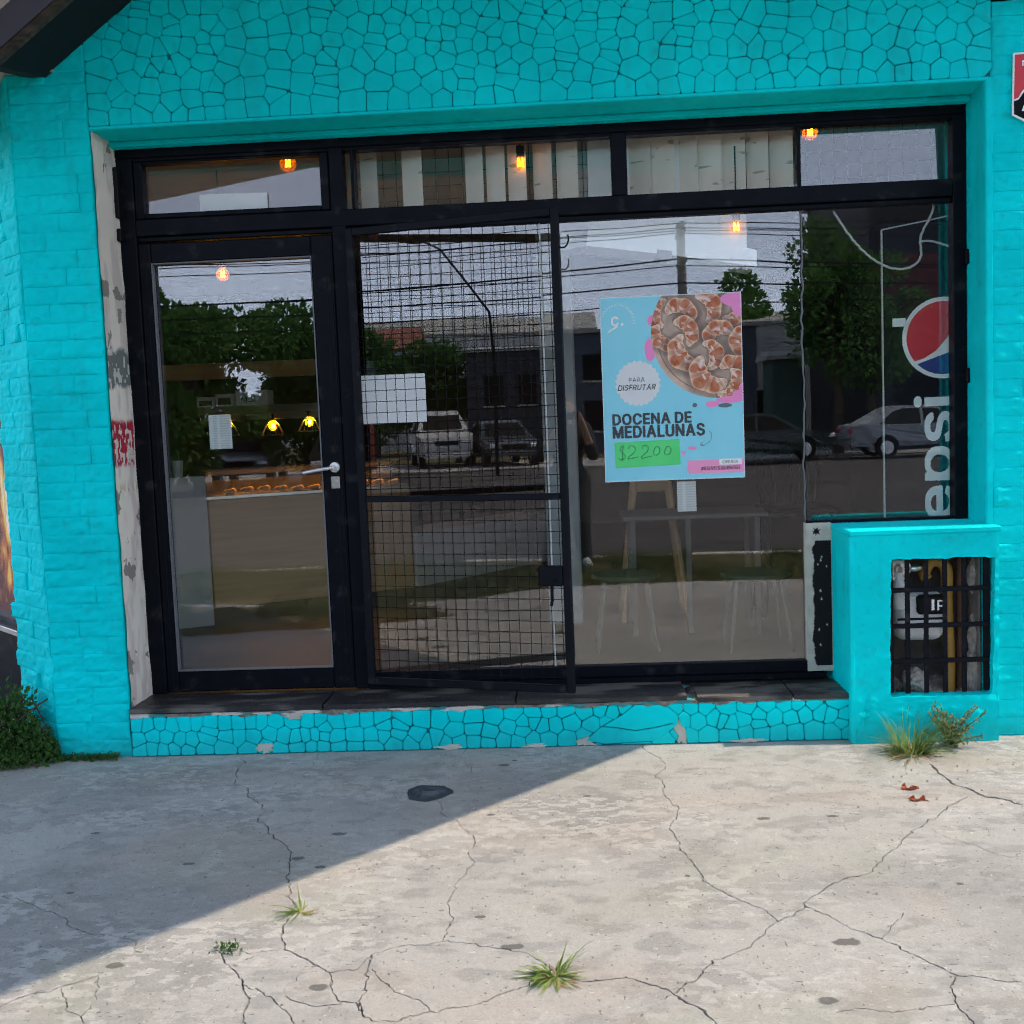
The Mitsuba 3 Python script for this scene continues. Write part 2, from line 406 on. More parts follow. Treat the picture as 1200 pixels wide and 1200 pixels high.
verge_left = Polygon([(-4.6, -2.2), (-1.35, -2.75), (-1.0, -2.95), (-1.5, -3.5), (-5.0, -4.1)])
verge_right = Polygon([(-0.9, -3.75), (-0.3, -4.25), (1.0, -4.35), (7, -4.2), (7, -6.2), (-9, -6.2), (-9, -4.2), (-5.0, -4.3), (-1.6, -3.6)])
slabs = paved.difference(unary_union(slits)).difference(unary_union([verge_left, verge_right]))
tag("pavement", "old cracked concrete pavement, half in shade", kind="structure")
for g in sorted(getattr(slabs, "geoms", [slabs]), key=lambda g: -g.area):
    if g.area > 2e-5:
        m = extr(g, 0.02)
        m.apply_translation([0, 0, -0.02])
        add("pavement__slab", m, "mat_pavement")
add("ground", bx(-300, 300, -300, 300, -0.3, -0.024, 0.001), "mat_dirt", kind="structure")
# the worn round tar patch
a = np.linspace(0, 2 * np.pi, 60, endpoint=False)
rad = 0.088 * (1 + 0.10 * np.sin(3 * a + 1) + 0.06 * np.sin(7 * a) + 0.05 * np.random.default_rng(3).normal(size=60))
tar = bevel_plate(Polygon(np.c_[-0.641 + rad * np.cos(a), -0.628 + rad * 1.0 * np.sin(a)]).convex_hull, 0.006, 0.003)
add("tar_patch", tar, "mat_tar", label="round dark tar patch on the shaded concrete pavement below the mesh gate", cat="patch")

# ------------------------------------------------------------------ the shop: walls
SHOP = thing("corner_shop", "turquoise painted corner shop front with stone cladding under a gable roof", "building")
XL, XR, ZT = -2.15, 1.887, 2.94
GX, SL = -0.113, 0.74           # gable centre and slope
ZR = 3.216 + SL * 2.181


def jitter_points(x0, x1, z0, z1, s, seed):
    """Uneven points in wandering rows, some fine and some coarse, for a crazy-paving pattern."""
    r = np.random.default_rng(seed)
    n = max(2, round((z1 - z0) / s))
    h = (z1 - z0) / n
    pts = []
    for k in range(n):
        x = x0 + s * r.uniform(.1, .5)
        while x < x1 - 0.15 * s:
            b = float(meshkit.noise(np.array([x * 2.2, k * .9, seed])))
            step = s * r.uniform(.55, 1.5) * (0.8 + .45 * b)
            if r.random() < .24 and 0 < k < n - 1:
                pts.append((x + step * .3, z0 + h * (k + .22) + r.normal(0, .05) * s))
                pts.append((x + step * .4, z0 + h * (k + .80) + r.normal(0, .05) * s))
            else:
                wander = (float(meshkit.noise(np.array([x * 1.7, 7.7, seed]))) - .5) * 1.1 * h * (0.25 if k in (0, n - 1) else 1.0)
                pts.append((x + step * .4 + r.normal(0, .06) * s, z0 + h * (k + .5) + wander + r.normal(0, .17) * s * (.5 if k in (0, n - 1) else 1)))
            x += step
    return np.array(pts)


def crazy(x0, x1, z0, z1, s, seed, gap, rnd, rows=False):
    pts = jitter_points(x0, x1, z0, z1, s, seed)
    # mirrored across the straight borders, so that border stones end square on them
    ref = [pts]
    for (k, v) in ((0, x0), (0, x1), (1, z0), (1, z1)):
        near = pts[np.abs(pts[:, k] - v) < 2.2 * s]
        near = near.copy()
        near[:, k] = 2 * v - near[:, k]
        ref.append(near)
    inside = [(q[0] > x0) & (q[0] < x1) & (q[1] > z0) & (q[1] < z1) for q in pts]
    pts = pts[np.array(inside)]
    ref[0] = pts
    allp = np.vstack([pts] + [n for n in ref[1:]])
    allp = np.vstack([pts, [q for q in allp[len(pts):] if not (x0 < q[0] < x1 and z0 < q[1] < z1)]])
    vor = Voronoi(allp)
    area = sbox(x0, z0, x1, z1)
    out = []
    for i in range(len(pts)):
        reg = vor.regions[vor.point_region[i]]
        if -1 in reg or not reg:
            continue
        c = Polygon(vor.vertices[reg]).intersection(area)
        r = np.random.default_rng(seed * 1000 + i)
        g = gap * (0.5 + 1.1 * r.random())
        c = c.buffer(-g, join_style=2)
        k = rnd * (0.6 + 0.8 * r.random())
        c = c.buffer(-k).buffer(k, quad_segs=3)
        if c.is_empty or c.geom_type != "Polygon" or c.area < 2e-4:
            continue
        out.append(c.simplify(0.0008))
    return out


# upper wall: backing and its cladding of flat stones
gable = Polygon([(XL, ZT), (1.903, ZT), (1.903, ZR - SL * (1.903 - GX)), (GX, ZR), (XL, ZR - SL * (GX - XL))])
uw = upright(extr(gable, 0.26), 0, 0.265, 0)
add("corner_shop__upper_wall", uw, "mat_grout")
stones = [c.intersection(gable) for c in crazy(XL + 0.004, 1.902, ZT + 0.012, 3.62, 0.088, 11, 0.0013, 0.009) ]
nrm = np.random.default_rng(5)
for i, c in enumerate(stones):
    if c.is_empty or c.area < 3e-4:
        continue
    m = upright(bevel_plate(c.convex_hull, 0.008 + 0.009 * nrm.random(), 0.0026), 0, 0.005, 0)
    ctr = m.centroid
    m = rot(rot(m, nrm.normal(0, 1.5), (1, 0, 0), ctr), nrm.normal(0, 1.5), (0, 0, 1), ctr)
    add("corner_shop__upper_wall__stone", m, "mat_teal", smooth=25)
# lintel: painted soffit with a small lip in front
add("corner_shop__lintel", bx(XL, 1.9, -0.012, 0.28, ZT - 0.004, ZT + 0.012, 0.004), "mat_teal", smooth=25)
add("corner_shop__lintel__bead", bx(XL, XR, 0.195, 0.262, ZT - 0.032, ZT - 0.006, 0.006), "mat_teal", smooth=25)


def bricks(part, o, u, wid, z0, z1, seed, course=0.0822, lens=(0.11, 0.30)):
    """Split-faced blocks laid in courses on a plane through o along u; each block its own rough-faced mesh."""
    o, u = np.array(o, float), np.array(u, float)
    u /= np.linalg.norm(u)
    nv = np.array([u[1], -u[0], 0.0])
    r = np.random.default_rng(seed)
    z = z0
    while z < z1 - 0.01:
        h = min(course * (0.92 + 0.16 * r.random()), z1 - z)
        cuts = [0.0]
        while cuts[-1] < wid - 0.02:
            cuts.append(cuts[-1] + r.uniform(*lens))
        cuts[-1] = wid
        if len(cuts) > 2 and cuts[-1] - cuts[-2] < 0.06:
            cuts.pop(-2)
        for a, b in zip(cuts[:-1], cuts[1:]):
            g = 0.0006
            nx, nz = max(4, int((b - a) / 0.0095)), max(4, int(h / 0.0095))
            s, tt = np.meshgrid(np.linspace(a + g, b - g, nx + 1), np.linspace(z + g, z + h - g, nz + 1), indexing="ij")
            base = 0.005 + 0.005 * r.random()
            tilt = r.normal(0, 0.05, 2)
            P = o + u * s[..., None] + np.array([0, 0, 1.0]) * tt[..., None]
            q = P + seed * 3.1
            out = base + 0.013 * (meshkit.fbm(q * np.array([17, 17, 34]), 4, seed) - 0.5) + 0.007 * (meshkit.fbm(q * np.array([60, 60, 90]), 2, seed + 2) - 0.5) + 0.010 * np.abs(meshkit.noise(q * np.array([22, 22, 30]), seed + 4) - 0.5) + tilt[0] * (s - (a + b) / 2) + tilt[1] * (tt - z - h / 2)
            edge = np.minimum(np.minimum(s - a, b - s), np.minimum(tt - z, z + h - tt))
            out = np.maximum(out * (0.60 + 0.40 * np.clip(edge / 0.005, 0, 1)), 0.0005)
            F = P + nv * out[..., None]
            idx = np.arange((nx + 1) * (nz + 1)).reshape(nx + 1, nz + 1)
            f = np.stack([idx[:-1, :-1], idx[1:, :-1], idx[1:, 1:], idx[:-1, 1:]], -1).reshape(-1, 4)
            rim = np.concatenate([idx[:-1, 0], idx[-1, :-1], idx[:0:-1, -1], idx[0, :0:-1]])
            v = F.reshape(-1, 3)
            back = (P - nv * 0.006).reshape(-1, 3)[rim]
            n0 = len(v)
            k = len(rim)
            side = [[rim[(i + 1) % k], rim[i], n0 + i, n0 + (i + 1) % k] for i in range(k)]
            quads = np.vstack([f, side])
            tri = np.vstack([quads[:, [0, 1, 2]], quads[:, [0, 2, 3]]])
            add(part + "__brick", trimesh.Trimesh(np.vstack([v, back]), tri, process=False), "mat_teal_rough", smooth=40)
        z += h


# left pillar: its front, and the face that turns back at 45 degrees round the chamfered corner
core = Polygon([(-2.513, 0.0), (XL, 0.0), (XL, 0.3), (-2.35, 0.8), (-2.845, 0.332)])
add("corner_shop__pillar", extr(core, 3.20), "mat_teal")
bricks("corner_shop__pillar", (-2.511, 0, 0), (1, 0, 0), 0.359, 0.0, 3.2, 21)
bricks("corner_shop__pillar", (-2.513 - .7071 * .46, .7071 * .46, 0), (.7071, -.7071, 0), 0.456, 0.0, 3.2, 22, lens=(0.14, 0.3))
add("corner_shop__pillar__capping", bx(-2.30, XL + 0.002, -0.012, 0.2, 3.2, 3.32, 0.004), "mat_teal_rough", smooth=25)
add("corner_shop__pillar_001", extr(Polygon([(1.90, 0.0), (2.62, 0.0), (3.2, 0.6), (1.90, 0.6)]), 3.20), "mat_teal")
bricks("corner_shop__pillar_001", (1.905, 0, 0), (1, 0, 0), 0.70, 0.0, 3.27, 23, lens=(0.13, 0.26))
add("corner_shop__pillar_001__bead", bx(1.872, 1.906, -0.012, 0.03, 0.96, ZT + 0.01, 0.006), "mat_teal", smooth=25)
# jambs
yy, zz = np.meshgrid(np.linspace(-0.002, 0.30, 14), np.linspace(0.225, ZT - 0.005, 110), indexing="ij")
nz_ = meshkit.fbm(np.stack([yy * 12, zz * 9, yy * 0], -1), 4, 8)
xx = XL + 0.004 + 0.012 * nz_
idx = np.arange(yy.size).reshape(yy.shape)
q = np.stack([idx[:-1, :-1], idx[1:, :-1], idx[1:, 1:], idx[:-1, 1:]], -1).reshape(-1, 4)
jm = trimesh.Trimesh(np.stack([xx, yy, zz], -1).reshape(-1, 3), np.vstack([q[:, [0, 1, 2]], q[:, [0, 2, 3]]]), process=False)
add("corner_shop__jamb", jm, "mat_jamb", smooth=True, label="left door jamb of peeling white plaster with a red patch")
add("corner_shop__jamb_001", bx(XR, 1.91, 0.0, 0.30, 0.9, ZT, 0.004), "mat_teal", smooth=25)

# plinth with its cladding, a smooth cracked repair and bare plaster showing
add("corner_shop__plinth", bx(-2.148, 1.26, -0.014, 0.3, -0.01, 0.2, 0.003), "mat_grout")
repair = Polygon([(0.03, 0.03), (0.11, 0.012), (0.34, 0.02), (0.40, 0.05), (0.455, 0.10), (0.46, 0.135), (0.40, 0.19), (0.26, 0.192), (0.20, 0.145), (0.12, 0.10), (0.08, 0.075)])
bare = []
for k, (bx_, bz_, ba, bb) in enumerate(((-0.035, 0.178, .05, .022), (0.028, 0.022, .04, .018), (0.475, 0.05, .028, .05), (0.478, 0.182, .016, .02), (-1.36, 0.185, .045, .012), (-1.50, 0.03, .03, .02), (-0.62, 0.015, .05, .012), (0.80, 0.012, .06, .008), (-0.2, 0.012, .05, .010))):
    rr = np.random.default_rng(200 + k)
    an = np.linspace(0, 2 * np.pi, 18, endpoint=False)
    q = 1 + .35 * rr.normal(size=18)
    bare.append(Polygon(np.c_[bx_ + ba * np.cos(an) * q, bz_ + bb * np.sin(an) * q]).buffer(0.002).buffer(-0.001).intersection(sbox(-2.1, 0.002, 1.24, 0.198)))
cobbles = crazy(-2.142, 1.245, 0.004, 0.196, 0.068, 31, 0.0015, 0.009)
kept = []
for c in cobbles:
    if c.centroid.x > -0.05 and (repair.buffer(0.004).contains(c.centroid) or any(b.contains(c.centroid) for b in bare[:4])):
        continue
    c = c.difference(repair.buffer(0.003)) if c.intersects(repair) else c
    if c.is_empty or c.geom_type != "Polygon" or c.area < 3e-4:
        continue
    kept.append(c.convex_hull)
    m = upright(bevel_plate(c.convex_hull, 0.010 + 0.006 * nrm.random(), 0.003), 0, -0.012, 0)
    ctr = m.centroid
    m = rot(rot(m, nrm.normal(0, 1.2), (1, 0, 0), ctr), nrm.normal(0, 1.2), (0, 0, 1), ctr)
    add("corner_shop__plinth__stone", m, "mat_teal", smooth=25)
laid = unary_union([c.buffer(0.0022) for c in kept] + [repair.buffer(0.004)] + [b.buffer(0.002) for b in bare])
for g in getattr(sbox(-0.14, 0.004, 0.56, 0.196).difference(laid).buffer(-0.0035).buffer(0.003), "geoms", []):
    if g.area > 1.5e-4:
        add("corner_shop__plinth__filler", upright(bevel_plate(g.convex_hull, 0.010, 0.003), 0, -0.012, 0), "mat_teal", smooth=25)
cut = LineString([(0.02, 0.10), (0.16, 0.088), (0.26, 0.07), (0.36, 0.085), (0.43, 0.10)]).buffer(0.003)
add("corner_shop__plinth__repair", upright(extr(repair.difference(cut), 0.012), 0, -0.012, 0), "mat_teal", label="smooth turquoise cement repair with a crack between the plinth stones")
for k, b in enumerate(bare):
    b = max(getattr(b, "geoms", [b]), key=lambda g: g.area)
    add("corner_shop__plinth__bare_plaster", upright(extr(b, 0.004 if k < 4 else 0.0152), 0, -0.0125, 0), "mat_plaster")

# sill of dark granite tiles on a rough mortar bed
for (x0, x1, z) in ((-2.142, -1.212, 0.236), (-1.205, -0.30, 0.234), (-0.292, 0.50, 0.233), (0.55, 0.985, 0.222), (0.992, 1.24, 0.222)):
    add("corner_shop__sill__tile", bx(x0, x1, -0.032, 0.26, z - 0.022, z, 0.002), "mat_granite")
add("corner_shop__sill__tile", upright(extr(Polygon([(0.50, 0.205), (0.548, 0.2), (0.548, 0.222), (0.52, 0.214)]), 0.1), 0, 0.2, 0), "mat_granite")
xs = np.linspace(-2.142, 1.24, 400)
top = 0.205 + 0.006 * meshkit.noise(np.c_[xs * 30, xs * 0, xs * 0])
bot = 0.196 - 0.016 * meshkit.noise(np.c_[xs * 25, xs * 0 + 5, xs * 0]) ** 2
add("corner_shop__sill", upright(extr(Polygon(np.vstack([np.c_[xs, top], np.c_[xs[::-1], bot[::-1]]])), 0.31), 0, 0.285, 0), "mat_mortar")

# roof: two dark planes whose ridge runs out to a point in front, and the raking beams against the wall
TIP = -3.92


def slab(pts, t):
    pts = np.asarray(pts, float)
    return trimesh.convex.convex_hull(np.vstack([pts, pts + [0, 0, t]]))


def rz(x):
    return ZR + 0.17 - SL * abs(x - GX)


add("corner_shop__roof", slab([(GX, 0.45, rz(GX)), (GX, TIP, rz(GX)), (2.25, -0.08, rz(2.25)), (2.45, 0.45, rz(2.45))], 0.12), "mat_soffit")
add("corner_shop__roof_001", slab([(GX, 0.45, rz(GX)), (GX, TIP, rz(GX)), (-2.75, -0.75, rz(-2.75)), (-3.05, -0.3, rz(-3.05)), (-2.70, 0.45, rz(-2.70))], 0.12), "mat_soffit")
for s, k in ((-1, 0), (1, 1)):
    h0, f0 = (2.181, 2.27) if s < 0 else (2.10, 1.95)            # half spans of the wall line and of the front edge
    zf = 3.135 + .735 * (2.27 - f0)

    def hull(pts):
        m = trimesh.convex.convex_hull(np.array(pts, float))
        m.vertices[:, 0] = GX + s * m.vertices[:, 0]
        m.fix_normals()
        return m
    top = 3.216 + SL * 2.181
    zw = 3.2205 + SL * (2.181 - h0)
    beam = [(h0, .24, zw), (0, .24, top), (h0 + .10, .24, zw), (0, .24, top + .13), (f0, -.33, zf), (0, -.33, zf + .735 * f0), (f0 + (.14 if s < 0 else .02), -.33, zf + .02), (0, -.33, zf + .735 * f0 + .16)]
    strip = [(f0, y, zf - .002) for y in (-.372, -.332)] + [(0, y, zf + .735 * f0 - .002) for y in (-.372, -.332)] + [(f0 + (.05 if s < 0 else .01), y, zf - .002) for y in (-.372, -.332)] + [(0, y, zf + .735 * f0 + .034) for y in (-.372, -.332)]
    board = [(f0 + .055, y, zf) for y in (-.374, -.332)] + [(0, y, zf + .735 * f0 + .038) for y in (-.374, -.332)] + [(f0 + .35, y, zf + .02) for y in (-.374, -.332)] + [(f0 + .35, y, zf + .55) for y in (-.374, -.332)] + [(0, y, zf + .735 * f0 + .75) for y in (-.374, -.332)]
    kk = f"corner_shop__rake_beam{'_001' if k else ''}"
    add(kk, hull(beam), "mat_beam")
    add(kk + "__edge_strip", hull(strip), "mat_beam_edge")
    if s < 0:
        add(kk + "__fascia", hull(board), "mat_roof")
add("corner_shop__rake_beam__ledge", bx(-2.52, -2.29, -0.02, 0.2, 3.203, 3.22, 0.004), "mat_rubble")

# ------------------------------------------------------------------ the shop: room behind the glass
room = Polygon([(-2.3, 0.34), (2.2, 0.34), (4.6, 2.9), (4.6, 8.6), (-4.8, 8.6), (-4.8, 2.9)])
shell = room.buffer(0.15, join_style=2)
front = sbox(-2.16, 0.0, 1.9, 0.5)
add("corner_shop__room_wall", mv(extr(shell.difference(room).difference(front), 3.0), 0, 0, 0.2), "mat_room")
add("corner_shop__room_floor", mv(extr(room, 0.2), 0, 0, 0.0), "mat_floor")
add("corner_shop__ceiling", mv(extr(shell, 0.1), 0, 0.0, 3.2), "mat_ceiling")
add("corner_shop__lintel_back", bx(-2.3, 2.2, 0.285, 0.34, ZT - 0.03, 3.2, 0.003), "mat_ceiling")
BH = [(0.136, 2.592), (0.132, 2.481), (0.116, 2.375), (0.460, 2.321), (0.461, 2.342), (0.535, 2.330), (0.535, 2.309), (0.943, 2.236), (0.945, 2.314), (0.896, 2.329), (0.901, 2.553)]
BH[0], BH[-1] = (BH[0][0], 2.90), (BH[-1][0], 2.90)
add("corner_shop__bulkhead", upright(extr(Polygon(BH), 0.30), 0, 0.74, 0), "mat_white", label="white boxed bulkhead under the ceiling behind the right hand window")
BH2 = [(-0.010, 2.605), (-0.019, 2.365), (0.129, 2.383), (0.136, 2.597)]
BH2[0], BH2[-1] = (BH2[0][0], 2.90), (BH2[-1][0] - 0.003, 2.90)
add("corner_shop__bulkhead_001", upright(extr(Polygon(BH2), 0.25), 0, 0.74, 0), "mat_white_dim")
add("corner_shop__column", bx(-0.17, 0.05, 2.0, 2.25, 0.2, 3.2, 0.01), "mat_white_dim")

# ------------------------------------------------------------------ the shop: frames, door, panes
YF = 0.262


def fr(key, x0, x1, z0, z1, y0=YF, y1=0.33, b=0.004, m="mat_frame"):
    return add(key, bx(x0, x1, y0, y1, z0, z1, b), m, smooth=25)


W = "corner_shop__window_frame"
add(W, cat_([bx(-2.145, 1.885, YF, 0.34, 2.868, 2.934, 0.004), bx(-2.145, 1.885, YF + .01, 0.34, 2.852, 2.868, 0.002)]), "mat_frame", smooth=25)
RAILS = [(-2.145, -2.064, 0.236, 2.868), (-1.104, -1.036, 0.236, 2.868), (0.243, 0.316, 2.575, 2.866), (1.824, 1.885, 0.972, 2.868), (-1.0, -0.985, 2.575, 2.866)]
for (x0, x1, z0, z1) in RAILS:
    fr(W + "__post", x0, x1, z0, z1, YF - 0.002, 0.335)
fr(W + "__mullion", 1.113, 1.131, 2.575, 2.852, YF + .02, 0.325, 0.002)
fr(W + "__rail", -2.062, 1.822, 2.496, 2.575, YF - 0.004)
fr(W + "__rail", -2.062, 1.822, 2.470, 2.494, YF + 0.016)
fr(W + "__rail", -1.034, 1.125, 0.256, 0.312, YF + 0.012)
fr(W + "__rail", -1.034, 1.20, 0.230, 0.256, YF - 0.018)
fr(W + "__rail", 1.125, 1.822, 0.974, 0.994, YF + 0.01)
for (x, z) in ((-2.15, 2.93), (-1.07, 2.945), (0.278, 2.945), (1.87, 2.93)):
    add(W + "__fixing", bx(x - 0.022, x + 0.022, YF - 0.03, 0.30, z - 0.012, z + 0.018, 0.006), "mat_black")
for (x, z) in ((1.876, 2.21), (1.876, 1.66)):
    add(W + "__hinge", bx(x - 0.006, x + 0.010, YF - 0.035, YF + 0.01, z - 0.035, z + 0.035, 0.004), "mat_iron")
for z, h in ((2.70, 0.12), (2.50, 0.03)):
    add(W + "__hinge", bx(-2.142, -2.12, YF - 0.05, YF, z - h, z + h, 0.005), "mat_black")
# opening transom light above the door
fr(W + "__sash", -2.060, -2.018, 2.578, 2.850, YF + 0.004, 0.33)
fr(W + "__sash", -1.150, -1.108, 2.578, 2.850, YF + 0.004, 0.33)
fr(W + "__sash", -2.017, -1.151, 2.578, 2.602, YF + 0.004, 0.33)
fr(W + "__sash", -2.017, -1.151, 2.838, 2.850, YF + 0.004, 0.33)


def pane(key, x0, x1, z0, z1, y, tx, tz, seed, label=None, wav=0.0009):
    """A glass sheet, very slightly bowed and out of true as shop glass is."""
    n = 17
    u, w = np.meshgrid(np.linspace(0, 1, n), np.linspace(0, 1, n), indexing="ij")
    X, Z = x0 + (x1 - x0) * u, z0 + (z1 - z0) * w
    Y = y + math.radians(tx) * (X - (x0 + x1) / 2) + math.radians(tz) * (Z - (z0 + z1) / 2) + wav * (meshkit.fbm(np.stack([X * 1.6, Z * 1.6, X * 0], -1), 2, seed) - 0.5)
    idx = np.arange(n * n).reshape(n, n)
    q = np.stack([idx[:-1, :-1], idx[1:, :-1], idx[1:, 1:], idx[:-1, 1:]], -1).reshape(-1, 4)
    return add(key, trimesh.Trimesh(np.stack([X, Y, Z], -1).reshape(-1, 3), np.vstack([q[:, [0, 1, 2]], q[:, [0, 2, 3]]]), process=False), "mat_pane", smooth=True, label=label)


pane("corner_shop__window_frame__pane", -2.020, -1.148, 2.598, 2.842, 0.312, 0.3, 5.5, 1)
pane("corner_shop__window_frame__pane", -1.036, 0.245, 2.573, 2.856, 0.318, 0.0, 11.0, 2)
pane("corner_shop__window_frame__pane", 0.314, 1.115, 2.573, 2.856, 0.318, -0.1, 13.5, 3)
pane("corner_shop__window_frame__pane", 1.129, 1.826, 2.573, 2.856, 0.308, 0.2, 3.5, 4)
pane("corner_shop__window_frame__pane", -1.038, -0.112, 0.310, 2.472, 0.302, 0.05, 0.0, 5)
pane("corner_shop__window_frame__pane", -0.106, 1.124, 0.310, 2.472, 0.303, -0.1, 0.02, 6)
pane("corner_shop__window_frame__pane", 1.132, 1.826, 0.992, 2.472, 0.300, 0.25, -0.05, 7)
# ragged silicone joint between the right-hand panes and the clear one behind the gate
jp = [(1.128 + 0.003 * math.sin(z * 9) + 0.003 * rng.normal(), 0.299, z) for z in np.linspace(0.312, 2.47, 60)]
add("corner_shop__window_frame__silicone_joint", tube(jp, 0.0035 + 0.003 * rng.random(60), 6), "mat_gasket", smooth=True)
add("corner_shop__window_frame__silicone_joint", tube([(-0.109, 0.301, 0.312), (-0.109, 0.301, 1.4), (-0.109, 0.301, 2.47)], 0.004, 6), "mat_white_dim", smooth=True)

# door
DR = "corner_shop__door"
add(DR, cat_([bx(-2.062, -2.002, YF + 0.006, 0.33, 0.24, 2.462, 0.005), bx(-1.214, -1.106, YF + 0.006, 0.33, 0.24, 2.462, 0.005), bx(-2.001, -1.215, YF + 0.007, 0.329, 2.366, 2.461, 0.005), bx(-2.001, -1.215, YF + 0.007, 0.329, 0.241, 0.346, 0.005)]), "mat_frame", smooth=25,
    label="black metal glazed door with a silver lever handle")
add(DR + "__stile_groove", cat_([bx(-2.030, -2.026, YF + 0.003, YF + 0.008, 0.25, 2.45, 0.001), bx(-1.146, -1.142, YF + 0.003, YF + 0.008, 0.25, 2.45, 0.001), bx(-1.122, -1.118, YF + 0.002, YF + 0.008, 0.25, 2.45, 0.001)]), "mat_black")
gk = 0.006
add(DR + "__gasket", cat_([bx(-2.002, -1.996, YF + 0.004, 0.3, 0.346, 2.366, 0.001), bx(-1.220, -1.214, YF + 0.004, 0.3, 0.346, 2.366, 0.001), bx(-1.9955, -1.2205, YF + 0.004, 0.3, 2.360, 2.366, 0.001), bx(-1.9955, -1.2205, YF + 0.004, 0.3, 0.346, 0.352, 0.001)]), "mat_gasket")
pane(DR + "__pane", -1.999, -1.217, 0.349, 2.363, 0.300, -0.35, 0.1, 8)
hub = mv(rot(lathe([(0, 0), (0.026, 0), (0.0265, 0.004), (0.024, 0.009), (0.012, 0.010), (0.010, 0.045), (0.0, 0.045)], 28), 90, (1, 0, 0)), -1.153, YF + 0.006, 1.341)
lever = tube(curve([(-1.153, YF - 0.036, 1.341), (-1.18, YF - 0.04, 1.338), (-1.24, YF - 0.036, 1.330), (-1.304, YF - 0.034, 1.320)], 14), 0.0085, 12)
add(DR + "__handle", cat_([hub, lever]), "mat_alu", smooth=35, label="silver lever door handle")
add(DR + "__lock", cat_([bx(-1.176, -1.132, YF, YF + 0.008, 1.235, 1.298, 0.004), mv(rot(lathe([(0, 0), (0.012, 0), (0.012, 0.008), (0, 0.008)], 20), 90, (1, 0, 0)), -1.153, YF, 1.266)]), "mat_steel", smooth=35)

# peeling white and black strip between the window and the meter box
strip = Polygon([(1.119, 0.985), (1.24, 0.985), (1.24, 0.262), (1.119, 0.262)])
add("corner_shop__patched_strip", upright(extr(strip, 0.06), 0, 0.32, 0), "mat_plaster", label="strip of bare pale plaster smeared with black paint beside the meter box")
r9 = np.random.default_rng(9)
zb = np.linspace(0.29, 0.90, 160)
lx = 1.136 + 0.026 * meshkit.fbm(np.c_[zb * 14, zb * 0, zb * 0], 5) + 0.012 * np.abs((zb - 0.6) / 0.31) ** 6 + 0.002 * r9.normal(size=160)
add("corner_shop__patched_strip__black_smear", upright(extr(Polygon(np.vstack([np.c_[lx, zb], [(1.236, 0.90), (1.236, 0.29)]])).buffer(0), 0.003), 0, 0.2605, 0), "mat_black")
for k in range(9):
    q = np.array([1.165 + .05 * r9.random(), .33 + .5 * r9.random()])
    add("corner_shop__patched_strip__fleck", upright(extr(Polygon(q + np.array([[.002, -.004], [.006, .001], [.003, .012 * r9.random() + .004], [-.003, .003]])), 0.0012), 0, 0.2572, 0), "mat_plaster")
blob = Polygon([(1.168 + 0.017 * q, 0.945 + 0.02 * w) for q, w in ((-1.2, .2), (-.5, .1), (-.7, .9), (-.1, .5), (.4, 1.0), (.5, .3), (1.3, .5), (.7, -.1), (1.0, -.8), (.2, -.5), (-.1, -1.1), (-.4, -.4), (-1.0, -.7), (-.7, -.1))]).buffer(0)
add("corner_shop__patched_strip__black_smear", upright(extr(blob, 0.002), 0, 0.2605, 0), "mat_black")

# security grilles of thin wire behind the transom lights
for x0, x1 in ((-1.03, 0.24), (0.32, 1.82)):
    ws = [tube([(x, 0.475, 2.50), (x, 0.475, 2.70), (x, 0.475, 2.95)], 0.0021, 4) for x in np.arange(x0 + 0.02, x1, 0.066)]
    ws += [tube([(x0, 0.478, z), ((x0 + x1) / 2, 0.478, z), (x1, 0.478, z)], 0.0016, 4) for z in np.arange(2.51, 2.94, 0.066)]
    add("corner_shop__window_frame__grille", cat_(ws), "mat_black", kind="stuff")
# ------------------------------------------------------------------ the mesh gate, ajar
GATE = thing("mesh_gate", "black welded wire mesh security gate standing slightly ajar in front of the middle window", "gate")
hx, hy = -1.030, 0.222
gv = np.array([-0.015 - hx, -0.070 - hy, 0])
GL = float(np.linalg.norm(gv))
gang = math.degrees(math.atan2(gv[1], gv[0]))


def gate(key, m, bsdf, **k):
    m = rot(m, gang, (0, 0, 1))
    return add(key, mv(m, hx, hy, 0), bsdf, **k)


Z0, Z1, ZM = 0.268, 2.475, 1.182
gate("mesh_gate__stile", bx(0, 0.036, -0.013, 0.013, Z0, Z1, 0.003), "mat_iron", smooth=25)
gate("mesh_gate__stile", bx(GL - 0.036, GL, -0.013, 0.013, Z0, Z1, 0.003), "mat_iron", smooth=25)
for z0, z1 in ((Z0, Z0 + 0.036), (Z1 - 0.036, Z1), (ZM - 0.015, ZM + 0.015)):
    gate("mesh_gate__rail", bx(0.037, GL - 0.037, -0.0125, 0.0125, z0, z1, 0.003), "mat_iron", smooth=25)
rw = np.random.default_rng(4)
pitch = 0.0525
for i in range(int((GL - 0.09) / pitch) + 1):
    x = 0.062 + i * pitch
    b = rw.normal(0, 0.002)
    gate("mesh_gate__wire", tube([(x, 0.002, Z0 + .01), (x + b, 0.002, 0.9), (x + b, 0.002, 1.7), (x, 0.002, Z1 - .01)], 0.0018, 5), "mat_iron", smooth=True)
for i in range(int((Z1 - Z0 - 0.09) / pitch) + 1):
    z = Z0 + 0.07 + i * pitch
    b = rw.normal(0, 0.002)
    gate("mesh_gate__wire", tube([(0.02, -0.002, z), (GL * .5, -0.002, z + b), (GL - .02, -0.002, z)], 0.0018, 5), "mat_iron", smooth=True)
